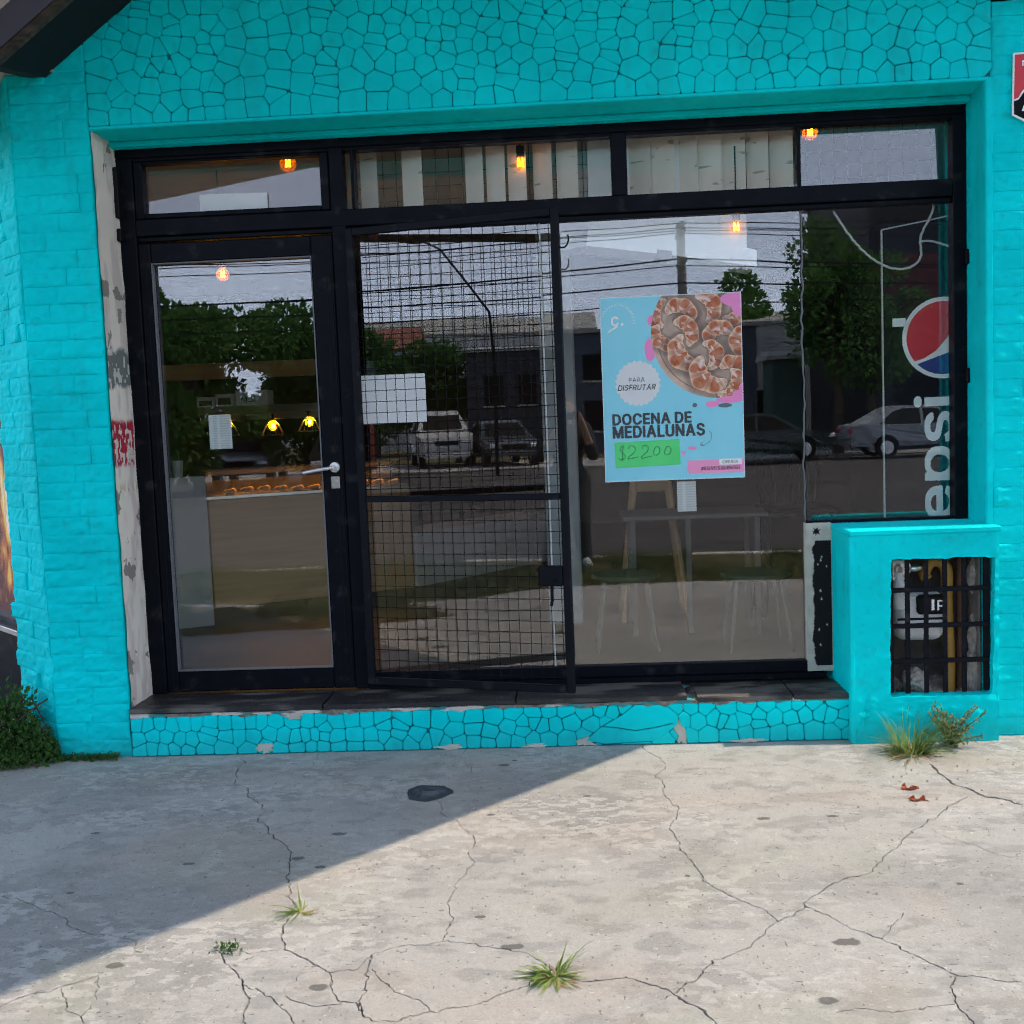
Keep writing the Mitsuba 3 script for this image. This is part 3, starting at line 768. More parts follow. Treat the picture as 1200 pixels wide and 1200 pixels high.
gate("mesh_gate__lock_box", cat_([bx(GL - 0.15, GL - 0.038, -0.02, 0.028, 0.77, 0.86, 0.004), bx(GL - 0.165, GL - 0.12, -0.006, 0.006, 0.835, 0.85, 0.002)]), "mat_iron", smooth=25)
gate("mesh_gate__bolt", cat_([tube([(GL - 0.095, 0, 0.77), (GL - 0.095, 0, 0.70), (GL - 0.10, 0, 0.675)], 0.008, 8), tube([(GL - 0.07, -0.02, 0.80), (GL - 0.07, -0.035, 0.80), (GL - 0.085, -0.035, 0.80)], 0.005, 6)]), "mat_iron", smooth=40)
gate("mesh_gate__hook", tube(curve([(GL, 0.0, 2.30), (GL + 0.03, 0, 2.30), (GL + 0.04, 0, 2.315), (GL + 0.04, 0, 2.35)], 10), 0.004, 6), "mat_iron", smooth=40)
for z in (0.5, 1.4, 2.25):
    gate("mesh_gate__hinge", mv(trimesh.creation.cylinder(0.011, 0.08, sections=12), -0.004, 0.006, z), "mat_iron", smooth=40)

# ------------------------------------------------------------------ the gas meter box
BX = thing("meter_box", "turquoise masonry meter box with a barred opening under the right window", "meter box")
bx0, bx1, by0, by1, bz = 1.2405, 1.897, -0.084, 0.40, 0.955
hole = Polygon([(1.413, 0.216), (1.868, 0.214), (1.880, 0.842), (1.424, 0.845)])
hs_ = np.linspace(0, hole.exterior.length, 110, endpoint=False)
hp_ = np.array([hole.exterior.interpolate(q).coords[0] for q in hs_])
hn_ = hp_ - np.array(hole.centroid.coords[0])
hole_rag = Polygon(hp_ + hn_ / np.linalg.norm(hn_, axis=1)[:, None] * (0.014 * (meshkit.fbm(np.c_[hp_ * 30, hp_[:, 0] * 0], 3, 4) - 0.45))[:, None]).buffer(0)
outer = m3.Manifold.cube([bx1 - bx0, by1 - by0, bz]).translate([bx0, by0, 0])
cav = m3.Manifold.cube([bx1 - bx0 - 0.09, by1 - by0 - 0.1, bz - 0.15]).translate([bx0 + 0.05, by0 + 0.075, 0.08])
hm = upright(extr(hole_rag, 0.2), 0, by0 + 0.1, 0)
holem = m3.Manifold(m3.Mesh(np.asarray(hm.vertices, np.float32), np.asarray(hm.faces, np.uint32)))
sh = (outer - cav - holem).refine_to_length(0.014).to_mesh()
bm = trimesh.Trimesh(np.array(sh.vert_properties[:, :3]), np.array(sh.tri_verts), process=True)
v = bm.vertices.copy()
amp = np.where(v[:, 1] < by0 + 0.05, 1.0, 0.35)
dn = meshkit.fbm(v * 9, 4, 5) - 0.5
rip = np.abs(meshkit.fbm(v * np.array([10, 10, 16]) + 30, 3, 6) - 0.5)
hd = np.array([hole_rag.exterior.distance(Point(a, c)) for a, c in v[:, [0, 2]]])
rough_edge = np.clip(1 - hd / 0.05, 0, 1) * (v[:, 1] < by0 + 0.03) + np.clip(1 - np.abs(v[:, 2] - 0.14) / 0.08, 0, 1) * (v[:, 1] < by0 + 0.03)
v[:, 1] += -(0.016 * dn + 0.040 * rip * rough_edge + 0.006 * (meshkit.fbm(v * 26, 3, 15) - .5)) * amp * np.clip(v[:, 2] / 0.05, 0.2, 1)
v[:, 0] += 0.004 * (meshkit.fbm(v * 8 + 9, 3, 7) - 0.5)
bm.vertices = v
add("meter_box__shell", bm, "mat_teal_rough", smooth=40)
add("meter_box__lid", bx(bx0 - 0.004, bx1 + 0.012, by0 - 0.012, 0.30, bz + 0.001, bz + 0.026, 0.005), "mat_teal", smooth=25)
add("meter_box__corner_bead", bx(bx0 - 0.004, bx0 + 0.018, by0 - 0.004, by0 + 0.018, 0.0, bz, 0.005), "mat_teal", smooth=25)
add("meter_box__lining", cat_([bx(1.292, 1.848, 0.285, 0.296, 0.09, 0.88, .002), bx(1.291, 1.300, 0.0, 0.284, 0.09, 0.88, .002), bx(1.838, 1.847, 0.0, 0.284, 0.09, 0.88, .002), bx(1.301, 1.837, 0.0, 0.284, 0.868, 0.878, .002)]), "mat_lining")
yb = by0 + 0.035
for x in (1.505, 1.588, 1.672, 1.757):
    add("meter_box__bar", bx(x - 0.011, x + 0.011, yb, yb + 0.006, 0.22, 0.84, 0.0015), "mat_iron")
for (x0, x1) in ((1.424, 1.440), (1.846, 1.870)):
    add("meter_box__bar", bx(x0, x1, yb - 0.002, yb + 0.02, 0.225, 0.838, 0.002), "mat_iron")
for z in (0.70, 0.535, 0.372):
    add("meter_box__bar", bx(1.418, 1.862, yb - 0.012, yb - 0.001, z - 0.012, z + 0.010, 0.002), "mat_iron")
# inside: meter, regulator, pipes, rubble
MT = thing("gas_meter", "grey gas meter with a rounded lower casing behind the bars of the meter box", "gas meter")
case = m3.Manifold.hull(m3.Manifold.batch_boolean([m3.Manifold.sphere(0.055, 24).translate([x, 0.10, z]) for x in (1.525, 1.645) for z in (0.50, 0.62)] + [m3.Manifold.sphere(0.055, 24).translate([x, 0.06, z]) for x in (1.525, 1.645) for z in (0.50, 0.62)], m3.OpType.Add)).to_mesh()
add("gas_meter__casing", trimesh.Trimesh(case.vert_properties[:, :3], case.tri_verts), "mat_meter", smooth=40)
add("gas_meter__index_plate", cat_([bx(1.56, 1.69, -0.016, 0.02, 0.575, 0.665, 0.012), bx(1.475, 1.695, 0.0, 0.01, 0.548, 0.558, 0.002)]), "mat_black")
tx = cat_([extr(sbox(-.02, 0, -.008, .05), .001), text("P", 0.045, 0.001, True)])
add("gas_meter__lettering", upright(mv(tx, -tx.bounds[0][0], 0, 0), 1.622, -0.0175, 0.596), "mat_white")
add("gas_meter__inlet", tube([(1.490, 0.03, 0.60), (1.490, 0.03, 0.71), (1.486, 0.03, 0.78)], [0.032, 0.028, 0.014], 14), "mat_meter", smooth=40)
add("gas_regulator", cat_([mv(rot(lathe([(0, 0), (0.055, 0), (0.057, 0.012), (0.040, 0.018), (0.036, 0.010), (0.022, 0.010), (0.016, 0.03), (0, 0.03)], 28), 90, (1, 0, 0)), 1.486, 0.035, 0.785), tube([(1.54, 0.03, 0.785), (1.56, 0.03, 0.785), (1.59, 0.03, 0.787)], [0.012, 0.02, 0.012], 10)]), "mat_steel", smooth=35,
    label="round metal gas regulator in the upper left of the barred opening", cat="regulator")
add("gas_pipe", tube(curve([(1.625, 0.07, 0.73), (1.63, 0.07, 0.785), (1.67, 0.07, 0.81), (1.71, 0.07, 0.785), (1.72, 0.07, 0.72), (1.722, 0.07, 0.5), (1.725, 0.07, 0.20)], 40), 0.027, 14), "mat_yellow", smooth=40, label="yellow painted gas pipe bent over beside the meter", cat="pipe")
add("rusty_pipe", tube([(1.79, 0.10, 0.84), (1.79, 0.10, 0.5), (1.785, 0.10, 0.2)], 0.017, 12), "mat_rust", smooth=40, label="rusty brown pipe at the right of the barred opening", cat="pipe")
rb = np.random.default_rng(12)


def lump(c, r, seed, sq=(1, 1, 1)):
    m = trimesh.creation.icosphere(3, 1.0)
    v = m.vertices * (0.55 + 0.6 * meshkit.noise(m.vertices * 1.7 + seed, seed)[:, None] + 0.35 * meshkit.noise(m.vertices * 5 + seed, seed + 1)[:, None]) * r * np.array(sq)
    return trimesh.Trimesh(v + c, m.faces, process=False)


add("rubble", cat_([lump((1.41 + 0.45 * rb.random(), 0.02 + 0.22 * rb.random(), 0.13 + 0.06 * rb.random()), 0.03 + 0.025 * rb.random(), i) for i in range(46)] + [lump((1.56, 0.04, 0.26), 0.05, 77), lump((1.83, 0.06, 0.28), 0.05, 78, (.7, 1, 1.9)), lump((1.845, 0.07, 0.45), 0.035, 79, (.8, 1, 3)), lump((1.84, 0.07, 0.74), 0.03, 80, (.8, 1, 2.5))]),
    "mat_rubble", smooth=20, label="broken masonry rubble at the bottom of the meter box", cat="rubble", kind="stuff")

# ------------------------------------------------------------------ paper, posters, signs
GY = 0.296
POS = thing("poster", "bright blue bakery poster with a printed photo of glazed croissants taped to the window", "poster")
px0, px1, pz0, pz1 = 0.167, 0.841, 1.216, 2.103
CRO = [(a_, b_ + .075, c_, d_) for a_, b_, c_, d_ in [(.50, .955, .055, 100), (.72, .965, .058, 60), (.92, .95, .058, 80), (.40, .83, .056, 170), (.58, .85, .060, 70), (.78, .86, .062, 20), (.97, .82, .058, 330), (.43, .69, .055, 225), (.62, .735, .058, 30), (.83, .72, .062, 110), (.98, .66, .058, 180), (.575, .60, .074, 215), (.80, .60, .058, 10), (.95, .53, .058, 60), (.735, .475, .078, 225), (.93, .425, .062, 330)]]


def poster_color(p, n, uv):
    u, v = (p.x - px0) / (px1 - px0), (p.z - pz0) / (pz1 - pz0)
    x, z = p.x, p.z
    c = mix((0.22, 0.64, 0.77), (0.28, 0.70, 0.81), fbm(x * 4, z * 4, 1, 3))
    w = 0.25 * (noise(x * 18, z * 18, 2) - 0.5)

    def blobs(c, col, lst):
        for (bu, bv, ru, rv) in lst:
            c = mix(c, col, smoothstep(1.03, 0.97, dr.sqrt(dr.square((u - bu) / ru) + dr.square((v - bv) / rv)) + w))
        return c
    c = blobs(c, (0.84, 0.27, 0.55), [(.345, .71, .04, .065), (.365, .87, .035, .03), (.63, .17, .03, .009), (.565, .145, .015, .009)])
    c = mix(c, (0.86, 0.33, 0.56), smoothstep(0.0, 0.012, u - 0.565 - 0.03 * noise(z * 60, 3, 3)) * smoothstep(0.0, 0.008, v - 0.025) * smoothstep(0.0, 0.008, 0.107 - v))
    bd = dr.sqrt(dr.square(x - (px0 + 0.83 * (px1 - px0))) + dr.square(z - (pz0 + 0.795 * (pz1 - pz0))))
    board = smoothstep(0.002, -0.002, bd - 0.318)
    grain = fbm((x + z) * 9, (x - z) * 60, 4, 3)
    c = mix(c, mix((0.55, 0.38, 0.28), (0.66, 0.50, 0.40), grain), board)
    c = mix(c, (0.16, 0.10, 0.08), board * smoothstep(0.004, 0.001, dr.abs(bd - 0.292)) * 0.7)
    c = mix(c, mix((0.22, 0.15, 0.12), (0.50, 0.38, 0.30), fbm(x * 16, z * 16, 7, 3)), board * smoothstep(0.28, 0.24, bd) * 0.8)
    for n_, (cu_, cv_, R, ang) in enumerate(CRO):
        wd = R * 0.66
        cx, cz = px0 + cu_ * (px1 - px0), pz0 + cv_ * (pz1 - pz0)
        ca, sa = math.cos(math.radians(ang)), math.sin(math.radians(ang))
        dx, dz = x - cx + 0.010 * (noise(x * 25, z * 25, n_) - .5), z - cz + 0.010 * (noise(x * 25, z * 25, n_ + 40) - .5)
        lx_, lz_ = dx * ca + dz * sa + R * .75, -dx * sa + dz * ca
        rr = dr.sqrt(lx_ * lx_ + lz_ * lz_)
        ph = dr.atan2(lz_, lx_)
        t_ = dr.clip(dr.abs(ph) / 1.62, 0, 1)
        bump_ = 0.5 + 0.5 * dr.cos(ph * 7.5 + 0.8 * dr.sin(n_ * 2.0))
        half = wd * (dr.power(1 - t_ * t_, 0.55)) * (0.90 + 0.12 * bump_)
        dd = (rr - R) / dr.maximum(half, 1e-4)
        ins = smoothstep(1.0, 0.90, dr.abs(dd)) * dr.select(t_ < 1.0, 1.0, 0.0) * board
        shade_ = smoothstep(1.7, 0.9, dr.abs((rr - R - .004) / dr.maximum(half + .006, 1e-4))) * dr.select(t_ < 1.0, 1.0, 0.0) * board
        c = mix(c, (0.12, 0.075, 0.06), shade_ * 0.55)
        nz = fbm(x * 55, z * 55, n_ * 3.0, 3)
        body_ = dr.sqrt(dr.maximum(0.0, 1 - dd * dd))
        crust = mix((0.84, 0.58, 0.40), (0.46, 0.15, 0.07), smoothstep(0.25, 0.85, body_ * (0.45 + 0.75 * bump_) * (1.25 - 0.5 * t_)) * (0.75 + 0.5 * nz))
        crust = mix(crust, (0.22, 0.06, 0.04), smoothstep(0.22, 0.0, bump_) * 0.55 * body_)
        crust = mix(crust, (0.90, 0.76, 0.72), smoothstep(0.56, 0.72, noise(x * 60 + z * 25, z * 60, n_ * 5.0)) * smoothstep(0.55, 0.0, dr.abs(dd + 0.25)) * 0.7)
        crust = mix(crust, (0.80, 0.68, 0.56), smoothstep(0.70, 0.98, t_) * 0.5)
        c = mix(c, crust, ins)
    c = blobs(c, (0.84, 0.27, 0.55), [(.98, .965, .12, .045), (.99, .92, .06, .05), (.78, .405, .05, .018), (.90, .425, .10, .018), (.97, .445, .05, .03), (.99, .48, .02, .03)])
    k = dr.maximum(smoothstep(0.05, 0.04, dr.sqrt(dr.square((u - .655) * 1.0) + dr.square((v - .402) * 1.5)) * 2.6), smoothstep(1.05, 0.9, dr.sqrt(dr.square((u - .87) / .05) + dr.square((v - .395) / .012))))
    c = mix(c, (0.08, 0.08, 0.08), k * 0.85)
    edge = dr.minimum(dr.minimum(u, 1 - u) * 0.67, dr.minimum(v, 1 - v) * 0.88)
    return mix(c, (0.7, 0.76, 0.78), smoothstep(0.004, 0.002, edge))


mat("mat_poster", poster_color, 0.45, 0.4)


def sheet(x0, x1, z0, z1, y, seed, amp=0.002, n=14, skew=(0, 0, 0, 0)):
    u, w = np.meshgrid(np.linspace(0, 1, n), np.linspace(0, 1, n), indexing="ij")
    X = x0 + (x1 - x0) * u
    Z = z0 + (z1 - z0) * w + skew[0] * u
    F = meshkit.fbm(np.stack([X * 5, Z * 5, X * 0 + seed], -1), 3, seed)
    Yf = y - amp * F
    idx = np.arange(n * n).reshape(n, n)
    q = np.stack([idx[:-1, :-1], idx[1:, :-1], idx[1:, 1:], idx[:-1, 1:]], -1).reshape(-1, 4)
    tri = np.vstack([q[:, [0, 1, 2]], q[:, [0, 2, 3]]])
    vf = np.stack([X, Yf, Z], -1).reshape(-1, 3)
    vb = vf + [0, 0.0004, 0]
    return trimesh.Trimesh(np.vstack([vf, vb]), np.vstack([tri, tri[:, ::-1] + n * n]), process=False)


add("poster__sheet", sheet(px0, px1, pz0, pz1, GY - 0.001, 1, 0.0012), "mat_poster", smooth=True)
PY = GY - 0.0026


def ptext(key, s, x, z, h, bold, m, slant=0.0, y=PY, w=None):
    gap = 0.19 if bold == 2 else 0.15
    ls_, x_ = [], 0.0
    for ch in s:
        if ch == " ":
            x_ += 0.34 * h
            continue
        if ch == "I":
            g = extr(sbox(0, 0, h * (.19 if bold else .11), h), 0.0004)
        else:
            g = text(ch, h, 0.0004, bool(bold))
        ls_.append(mv(g, x_ - g.bounds[0][0], 0, 0))
        x_ += width(g) + gap * h
    t = cat_(ls_)
    if w:
        t.vertices[:, 0] *= w / width(t)
    if bold == 2:
        t = cat_([mv(t, a * h, b * h, k * 0.00002) for k, (a, b) in enumerate(((0, 0), (.038, 0), (-.038, 0), (.0, .02), (0, -.02)))])
    t.vertices[:, 0] += slant * t.vertices[:, 1]
    return add(key, upright(t, x, y, z), m)


pw = px1 - px0


def ppx(u, v):
    """A place on the sheet in a measuring grid of 755 by 1005 units, from its top left corner."""
    return px0 + u / 755 * pw, pz1 - v / 1005 * (pz1 - pz0)


def at_(u, v):
    return ppx(u - 120, v - 120)


x, z = at_(170, 812)
ptext("poster__title", "DOCENA DE", x, z, 0.050, 2, "mat_ink", w=0.378)
x, z = at_(170, 884)
ptext("poster__title", "MEDIALUNAS", x, z, 0.055, 2, "mat_ink", w=0.440)
bcx, bcz = at_(312, 590)
nb = 48
bw = Polygon([(bcx + (0.112 if i % 2 else 0.101) * math.cos(i * 2 * math.pi / nb), bcz + (0.112 if i % 2 else 0.101) * math.sin(i * 2 * math.pi / nb)) for i in range(nb)])
add("poster__badge", upright(extr(bw, 0.0004), 0, PY + 0.0004, 0), "mat_paper")
x, z = at_(264, 583)
ptext("poster__badge__lettering", "PARA", x, z, 0.022, False, "mat_ink", y=PY - 0.0002, w=0.076)
x, z = at_(203, 626)
ptext("poster__badge__lettering", "DISFRUTAR", x, z, 0.026, True, "mat_ink", 0.2, y=PY - 0.0002, w=0.180)
# logo
x, z = at_(175, 272)
lx_, lz_ = at_(212, 250)
ptext("poster__logo", "c.", x + 0.002, z, 0.055, True, "mat_white")
add("poster__logo", upright(extr(Polygon([(lx_ - 0.05, lz_ - 0.055), (lx_ - 0.045, lz_ - 0.044), (lx_ + 0.0, lz_ - 0.018), (lx_ + 0.003, lz_ - 0.026)]), 0.0004), 0, PY, 0), "mat_white")
word = "CALDERI PANADERIA"
for i, ch in enumerate(word):
    if ch == " ":
        continue
    an = math.radians(160 - i * 10.6)
    t = text(ch, 0.0105, 0.0003, True)
    t = mv(t, -(t.bounds[0][0] + t.bounds[1][0]) / 2, 0, 0)
    t = rot(t, math.degrees(an) - 90, (0, 0, 1))
    add("poster__logo__letter", upright(t, lx_ + 0.072 * math.cos(an), PY, lz_ + 0.072 * math.sin(an)), "mat_white")
# green price label with hand drawn figures
mat("mat_green_label", lambda p, n, uv: mix((0.07, 0.66, 0.17), (0.11, 0.74, 0.23), fbm(p.x * 20, p.z * 20, 1, 3)), 0.6)
gx0, gz1 = at_(177, 905)
gx1, gz0 = at_(528, 1045)
gpoly = affinity.rotate(sbox(gx0, gz0, gx1, gz1), 1.2)
add("poster__price_label", upright(extr(gpoly.buffer(-0.004).buffer(0.004), 0.0004), 0, PY - 0.0004, 0), "mat_green_label", label="green label with a hand-written price")


def strokes(key, lines, y, r=0.0013, m="mat_ink"):
    parts = []
    for ln in lines:
        pts = curve([(a, 0, b) for a, b in ln], 5 * len(ln)) if len(ln) > 2 else np.array([(ln[0][0], 0, ln[0][1]), ((ln[0][0] + ln[1][0]) / 2, 0, (ln[0][1] + ln[1][1]) / 2), (ln[1][0], 0, ln[1][1])])
        mm = tube(pts, r, 5)
        mm.vertices[:, 1] *= 0.3
        parts.append(mv(mm, 0, y, 0))
    return add(key, cat_(parts), m)


def A(*ps):
    return [at_(*p) for p in ps]


mat("mat_pen", (0.02, 0.16, 0.05), 0.6)
strokes("poster__price_label__figures", [
    A((228, 940), (210, 935), (205, 950), (222, 970), (232, 990), (215, 1003), (195, 995)), A((222, 925), (214, 1012)),
    A((250, 945), (272, 930), (288, 945), (270, 975), (245, 1000), (270, 998), (300, 992)),
    A((325, 945), (345, 930), (358, 945), (342, 972), (318, 998), (345, 996), (375, 990)),
    A((405, 940), (388, 958), (392, 985), (408, 982), (420, 960), (412, 940), (402, 940)),
    A((465, 940), (448, 958), (450, 985), (468, 982), (480, 960), (472, 942), (462, 940))], PY - 0.0012, 0.0018, "mat_pen")
strokes("poster__arrow", [A((690, 865), (700, 890), (690, 920), (665, 935), (640, 938)), A((662, 918), (638, 938), (668, 945))], PY, 0.001)
x, z = at_(638, 1078)
ptext("poster__slogan", "¡NUEVOS BUENOS!", x, z, 0.0165, True, "mat_ink", 0.12, w=0.185)
lw = [at_(738, 1052), at_(858, 1020)]
add("poster__name_label", upright(extr(sbox(lw[0][0], lw[0][1], lw[1][0], lw[1][1]), 0.0004), 0, PY - 0.0004, 0), "mat_white")
ptext("poster__name_label__lettering", "CINUEA", lw[0][0] + 0.014, lw[0][1] + 0.007, 0.0145, False, "mat_ink", y=PY - 0.001, w=0.075)

add("paper_sheet", sheet(-1.005, -0.692, 1.543, 1.781, GY - 0.002, 3, 0.004), "mat_paper", smooth=True, label="blank white paper sheet stuck on the window behind the mesh gate", cat="paper")
add("paper_sheet", sheet(-1.750, -1.417, 2.570, 2.686, 0.294, 4, 0.002, skew=(-0.006,)), "mat_paper", smooth=True, label="small blank white paper sheet in the transom light above the door", cat="paper")
mat("mat_notice", lambda p, n, uv: mix((0.62, 0.65, 0.66), (0.30, 0.32, 0.33), smoothstep(0.62, 0.75, noise(p.x * 60, 1, 3)) * 0.5 * dr.select(dr.abs(dr.sin(p.z * 260)) > 0.7, 1.0, 0.2)), 0.6)
add("notice", sheet(-1.781, -1.668, 1.452, 1.621, 0.312, 5, 0.002), "mat_notice", smooth=True, label="small printed notice stuck inside the door glass", cat="notice")
add("notice", sheet(0.514, 0.606, 1.058, 1.206, 0.318, 6, 0.004), "mat_notice", smooth=True, label="small white leaflet hanging inside the window just below the poster", cat="notice")
add("sticker", sheet(1.552, 1.615, 1.905, 1.945, 0.3065, 7, 0.0005), "mat_notice", smooth=True, label="tiny white sticker on the glass of the drinks fridge pane", cat="sticker")

# shield shaped wall sign at the right edge
SG = thing("alarm_sign", "red and black shield-shaped sign on the right turquoise pillar", "sign")
sgp = Polygon([(1.988, 3.042), (2.262, 3.050), (2.262, 2.78), (2.125, 2.70), (1.983, 2.778)])
add("alarm_sign__plate", upright(extr(sgp, 0.004), 0, -0.018, 0), "mat_white")
red = Polygon([(1.996, 3.034), (2.254, 3.042), (2.254, 2.84), (2.22, 2.885), (2.03, 2.885), (2.008, 2.850), (1.992, 2.846)])
blk = Polygon([(1.992, 2.838), (2.010, 2.842), (2.036, 2.876), (2.216, 2.876), (2.254, 2.83), (2.254, 2.786), (2.125, 2.711), (1.992, 2.783)])
add("alarm_sign__red_field", upright(extr(red, 0.001), 0, -0.0225, 0), "mat_red")
add("alarm_sign__black_field", upright(extr(blk, 0.001), 0, -0.0225, 0), "mat_frame")
ptext("alarm_sign__lettering", "r", 2.026, 2.985, 0.03, True, "mat_white", y=-0.024)
ptext("alarm_sign__lettering", "A", 2.024, 2.795, 0.05, True, "mat_white", y=-0.024)

# ------------------------------------------------------------------ inside: fridge, cable, blinds, lamps, furniture
FR = thing("drinks_fridge", "dark drinks fridge with a round red, white and blue emblem behind the right pane", "fridge")
fy = 0.352
add("drinks_fridge__cabinet", bx(1.518, 1.98, fy + 0.012, 1.0, 0.22, 2.405, 0.01), "mat_black")
add("drinks_fridge__door_panel", bx(1.525, 1.975, fy, fy + 0.011, 0.25, 2.385, 0.004), "mat_frame")
add("drinks_fridge__trim", cat_([bx(1.516, 1.522, fy - 0.006, fy + 0.01, 0.3, 2.370, 0.001), rot(bx(1.518, 1.90, fy - 0.006, fy + 0.01, 2.365, 2.371, 0.001), -9, (0, 1, 0), (1.518, fy, 2.370))]), "mat_white_dim")
ec, er = (1.804, 1.847), 0.1935
disc = Point(*ec).buffer(er, 48)
inn = Point(*ec).buffer(er - 0.020, 48)
add("drinks_fridge__emblem", upright(extr(disc, 0.002), 0, fy - 0.001, 0), "mat_white")


def em(pts):
    return [(ec[0] + (a - 262) / 150 * 0.1935, ec[1] - (b - 508) / 150 * 0.1935) for a, b in pts]


redp = Polygon(em([(40, 300), (480, 300), (480, 380), (400, 395), (305, 462), (275, 510), (235, 555), (190, 582), (140, 596), (40, 600)])).intersection(inn)
blup = Polygon(em([(40, 700), (60, 640), (155, 606), (230, 580), (300, 556), (360, 540), (420, 520), (480, 560), (480, 700)])).intersection(inn)
add("drinks_fridge__emblem__red_field", upright(extr(redp, 0.001), 0, fy - 0.0032, 0), "mat_red")
add("drinks_fridge__emblem__blue_field", upright(extr(blup, 0.001), 0, fy - 0.0032, 0), "mat_blue")
t = text("pepsi", 0.1735, 0.002, True)
t = mv(t, -t.bounds[1][0], 0, 0)
t.vertices[:, 0] *= 0.7859 / width(t)
t = rot(t, 90, (0, 0, 1))
add("drinks_fridge__lettering", upright(t, 1.846, fy - 0.001, 1.572), "mat_white")
cb = curve([(1.29, .345, 2.465), (1.388, .345, 2.314), (1.508, .35, 2.207), (1.58, .35, 2.18), (1.66, .35, 2.192), (1.697, .35, 2.239), (1.693, .35, 2.299), (1.742, .35, 2.417), (1.755, .345, 2.476)], 60)
cb[:, 1] = 0.330
cb[:, :] += 0.0012 * np.random.default_rng(2).normal(size=cb.shape)
CB = thing("white_cable", "loose white cable hanging in a loop behind the top right window pane", "cable")
add("white_cable__cord", tube(cb, 0.006, 7), "mat_white_dim", smooth=True)
add("white_cable__branch", tube(curve([(1.69, .33, 2.30), (1.735, .33, 2.303), (1.795, .33, 2.286), (1.85, .33, 2.267)], 12), 0.0055, 7), "mat_white_dim", smooth=True)

BL = [("left", [(-0.94, .09), (-0.725, .1), (-0.42, .1), (-0.315, .09), (-0.21, .09), (-0.085, .1), (0.035, .1)]), ("right", [(0.385 + 0.1135 * i, .104) for i in range(7)])]
for nm, sl in BL:
    key = thing("vertical_blind", "white vertical blind slats with gaps in the transom above the mesh gate" if nm == "left" else "unbroken row of white vertical blind slats in the transom above the poster", "blind")
    add(key + "__track", bx(sl[0][0] - 0.06, sl[-1][0] + 0.06, 0.40, 0.44, 2.895, 2.93, 0.003), "mat_white_dim")
    for i, (x, w) in enumerate(sl):
        m = bx(-w / 2 - 0.004, w / 2 + 0.004, -0.0012, 0.0012, 2.555, 2.90, 0.0005)
        m = rot(m, -24 + 9 * math.sin(i * 2.3), (0, 0, 1))
        add(key + "__slat", mv(m, x, 0.42, 0), "mat_slat")
        add(key + "__clip", bx(x - 0.02, x + 0.0, 0.405, 0.419, 2.548, 2.57, 0.002), "mat_white")

scene["mat_filament"] = {"type": "diffuse", "reflectance": rgb(0.2, 0.1, 0.05)}
scene["mat_bulb_glass"] = {"type": "blendbsdf", "weight": 0.26, "a": {"type": "thindielectric", "int_ior": 1.45, "specular_transmittance": rgb(1.0, 0.85, 0.6)},
                           "b": {"type": "principledthin", "base_color": rgb(0.95, 0.40, 0.03), "roughness": 0.4, "diff_trans": 1.4, "eta": 1.3}}


def bulb(key, label, x, y, z, rad=0.042, power=60, drop=0.3, cat="lamp", group=None, shade=False):
    key = thing(key, label, cat, group)
    fil = tube(curve([(x - .011, y, z - .016), (x - .007, y, z + .02), (x, y, z - .014), (x + .007, y, z + .02), (x + .011, y, z - .016)], 20), 0.0035, 6)
    scene[key + "__filament"] = {**mikit.ply(fil, "mat_filament"), "emitter": {"type": "area", "radiance": rgb(power * 0.22, power * 0.092, power * 0.0022)}}
    prof = [(0.0, -rad), (rad * .5, -rad * .87), (rad * .87, -rad * .5), (rad, 0), (rad * .87, rad * .5), (rad * .55, rad * .95), (0.016, rad * 1.45)]
    add(key + "__globe", mv(lathe(prof, 20), x, y, z), "mat_bulb_glass", smooth=True)
    add(key + "__socket", mv(lathe([(0.0, rad * 1.4), (0.018, rad * 1.4), (0.02, rad * 1.4 + .05), (0.0, rad * 1.4 + .055)], 14), x, y, z), "mat_black", smooth=40)
    if drop:
        add(key + "__cord", tube([(x, y, z + rad * 1.4 + .05), (x, y, z + rad * 1.4 + .05 + drop / 2), (x, y, z + rad * 1.4 + .05 + drop)], 0.004, 6), "mat_black")
    if shade:
        hoop = [tube([(x + 0.014 * math.cos(a), y + .014 * math.sin(a), z + rad * 1.5), (x + 0.055 * math.cos(a), y + .055 * math.sin(a), z + 0.01), (x + 0.095 * math.cos(a), y + .095 * math.sin(a), z - .07)], 0.003, 4) for a in np.arange(8) * math.pi / 4]
        ring = tube([(x + 0.095 * math.cos(a), y + .095 * math.sin(a), z - .07) for a in np.linspace(0, 2 * math.pi, 25)], 0.004, 5)
        add(key + "__wire_shade", cat_(hoop + [ring]), "mat_steel", smooth=40)
    return key


bulb("pendant_bulb", "glowing amber filament bulb at the top right of the transom above the door", -1.454, 0.9, 2.950, 0.046, 40, 0.1)
bulb("pendant_bulb", "glowing filament bulb seen against the blind slats above the mesh gate", -0.190, 0.39, 2.775, 0.022, 24, 0.05)
bulb("pendant_bulb", "glowing amber filament bulb at the left of the far right transom light", 1.288, 0.8, 2.946, 0.042, 90, 0.1)
bulb("pendant_bulb", "glowing clear bulb hanging in front of the white bulkhead above the poster", 0.842, 0.40, 2.419, 0.026, 12, 0.30)
bulb("pendant_bulb", "glowing bulb hanging above the counter behind the door glass", -2.183, 2.0, 2.535, 0.042, 60, 0.55)
for i, (x, z) in enumerate(((-2.834, 1.565), (-2.455, 1.555), (-2.145, 1.575))):
    bulb("cage_lamp", ("left", "middle", "right")[i] + " one of the three wire cage lamps glowing under the kitchen shelf", x, 4.0, z, 0.038, 700, 0.0, group="wire cage lamps under the kitchen shelf", shade=True)

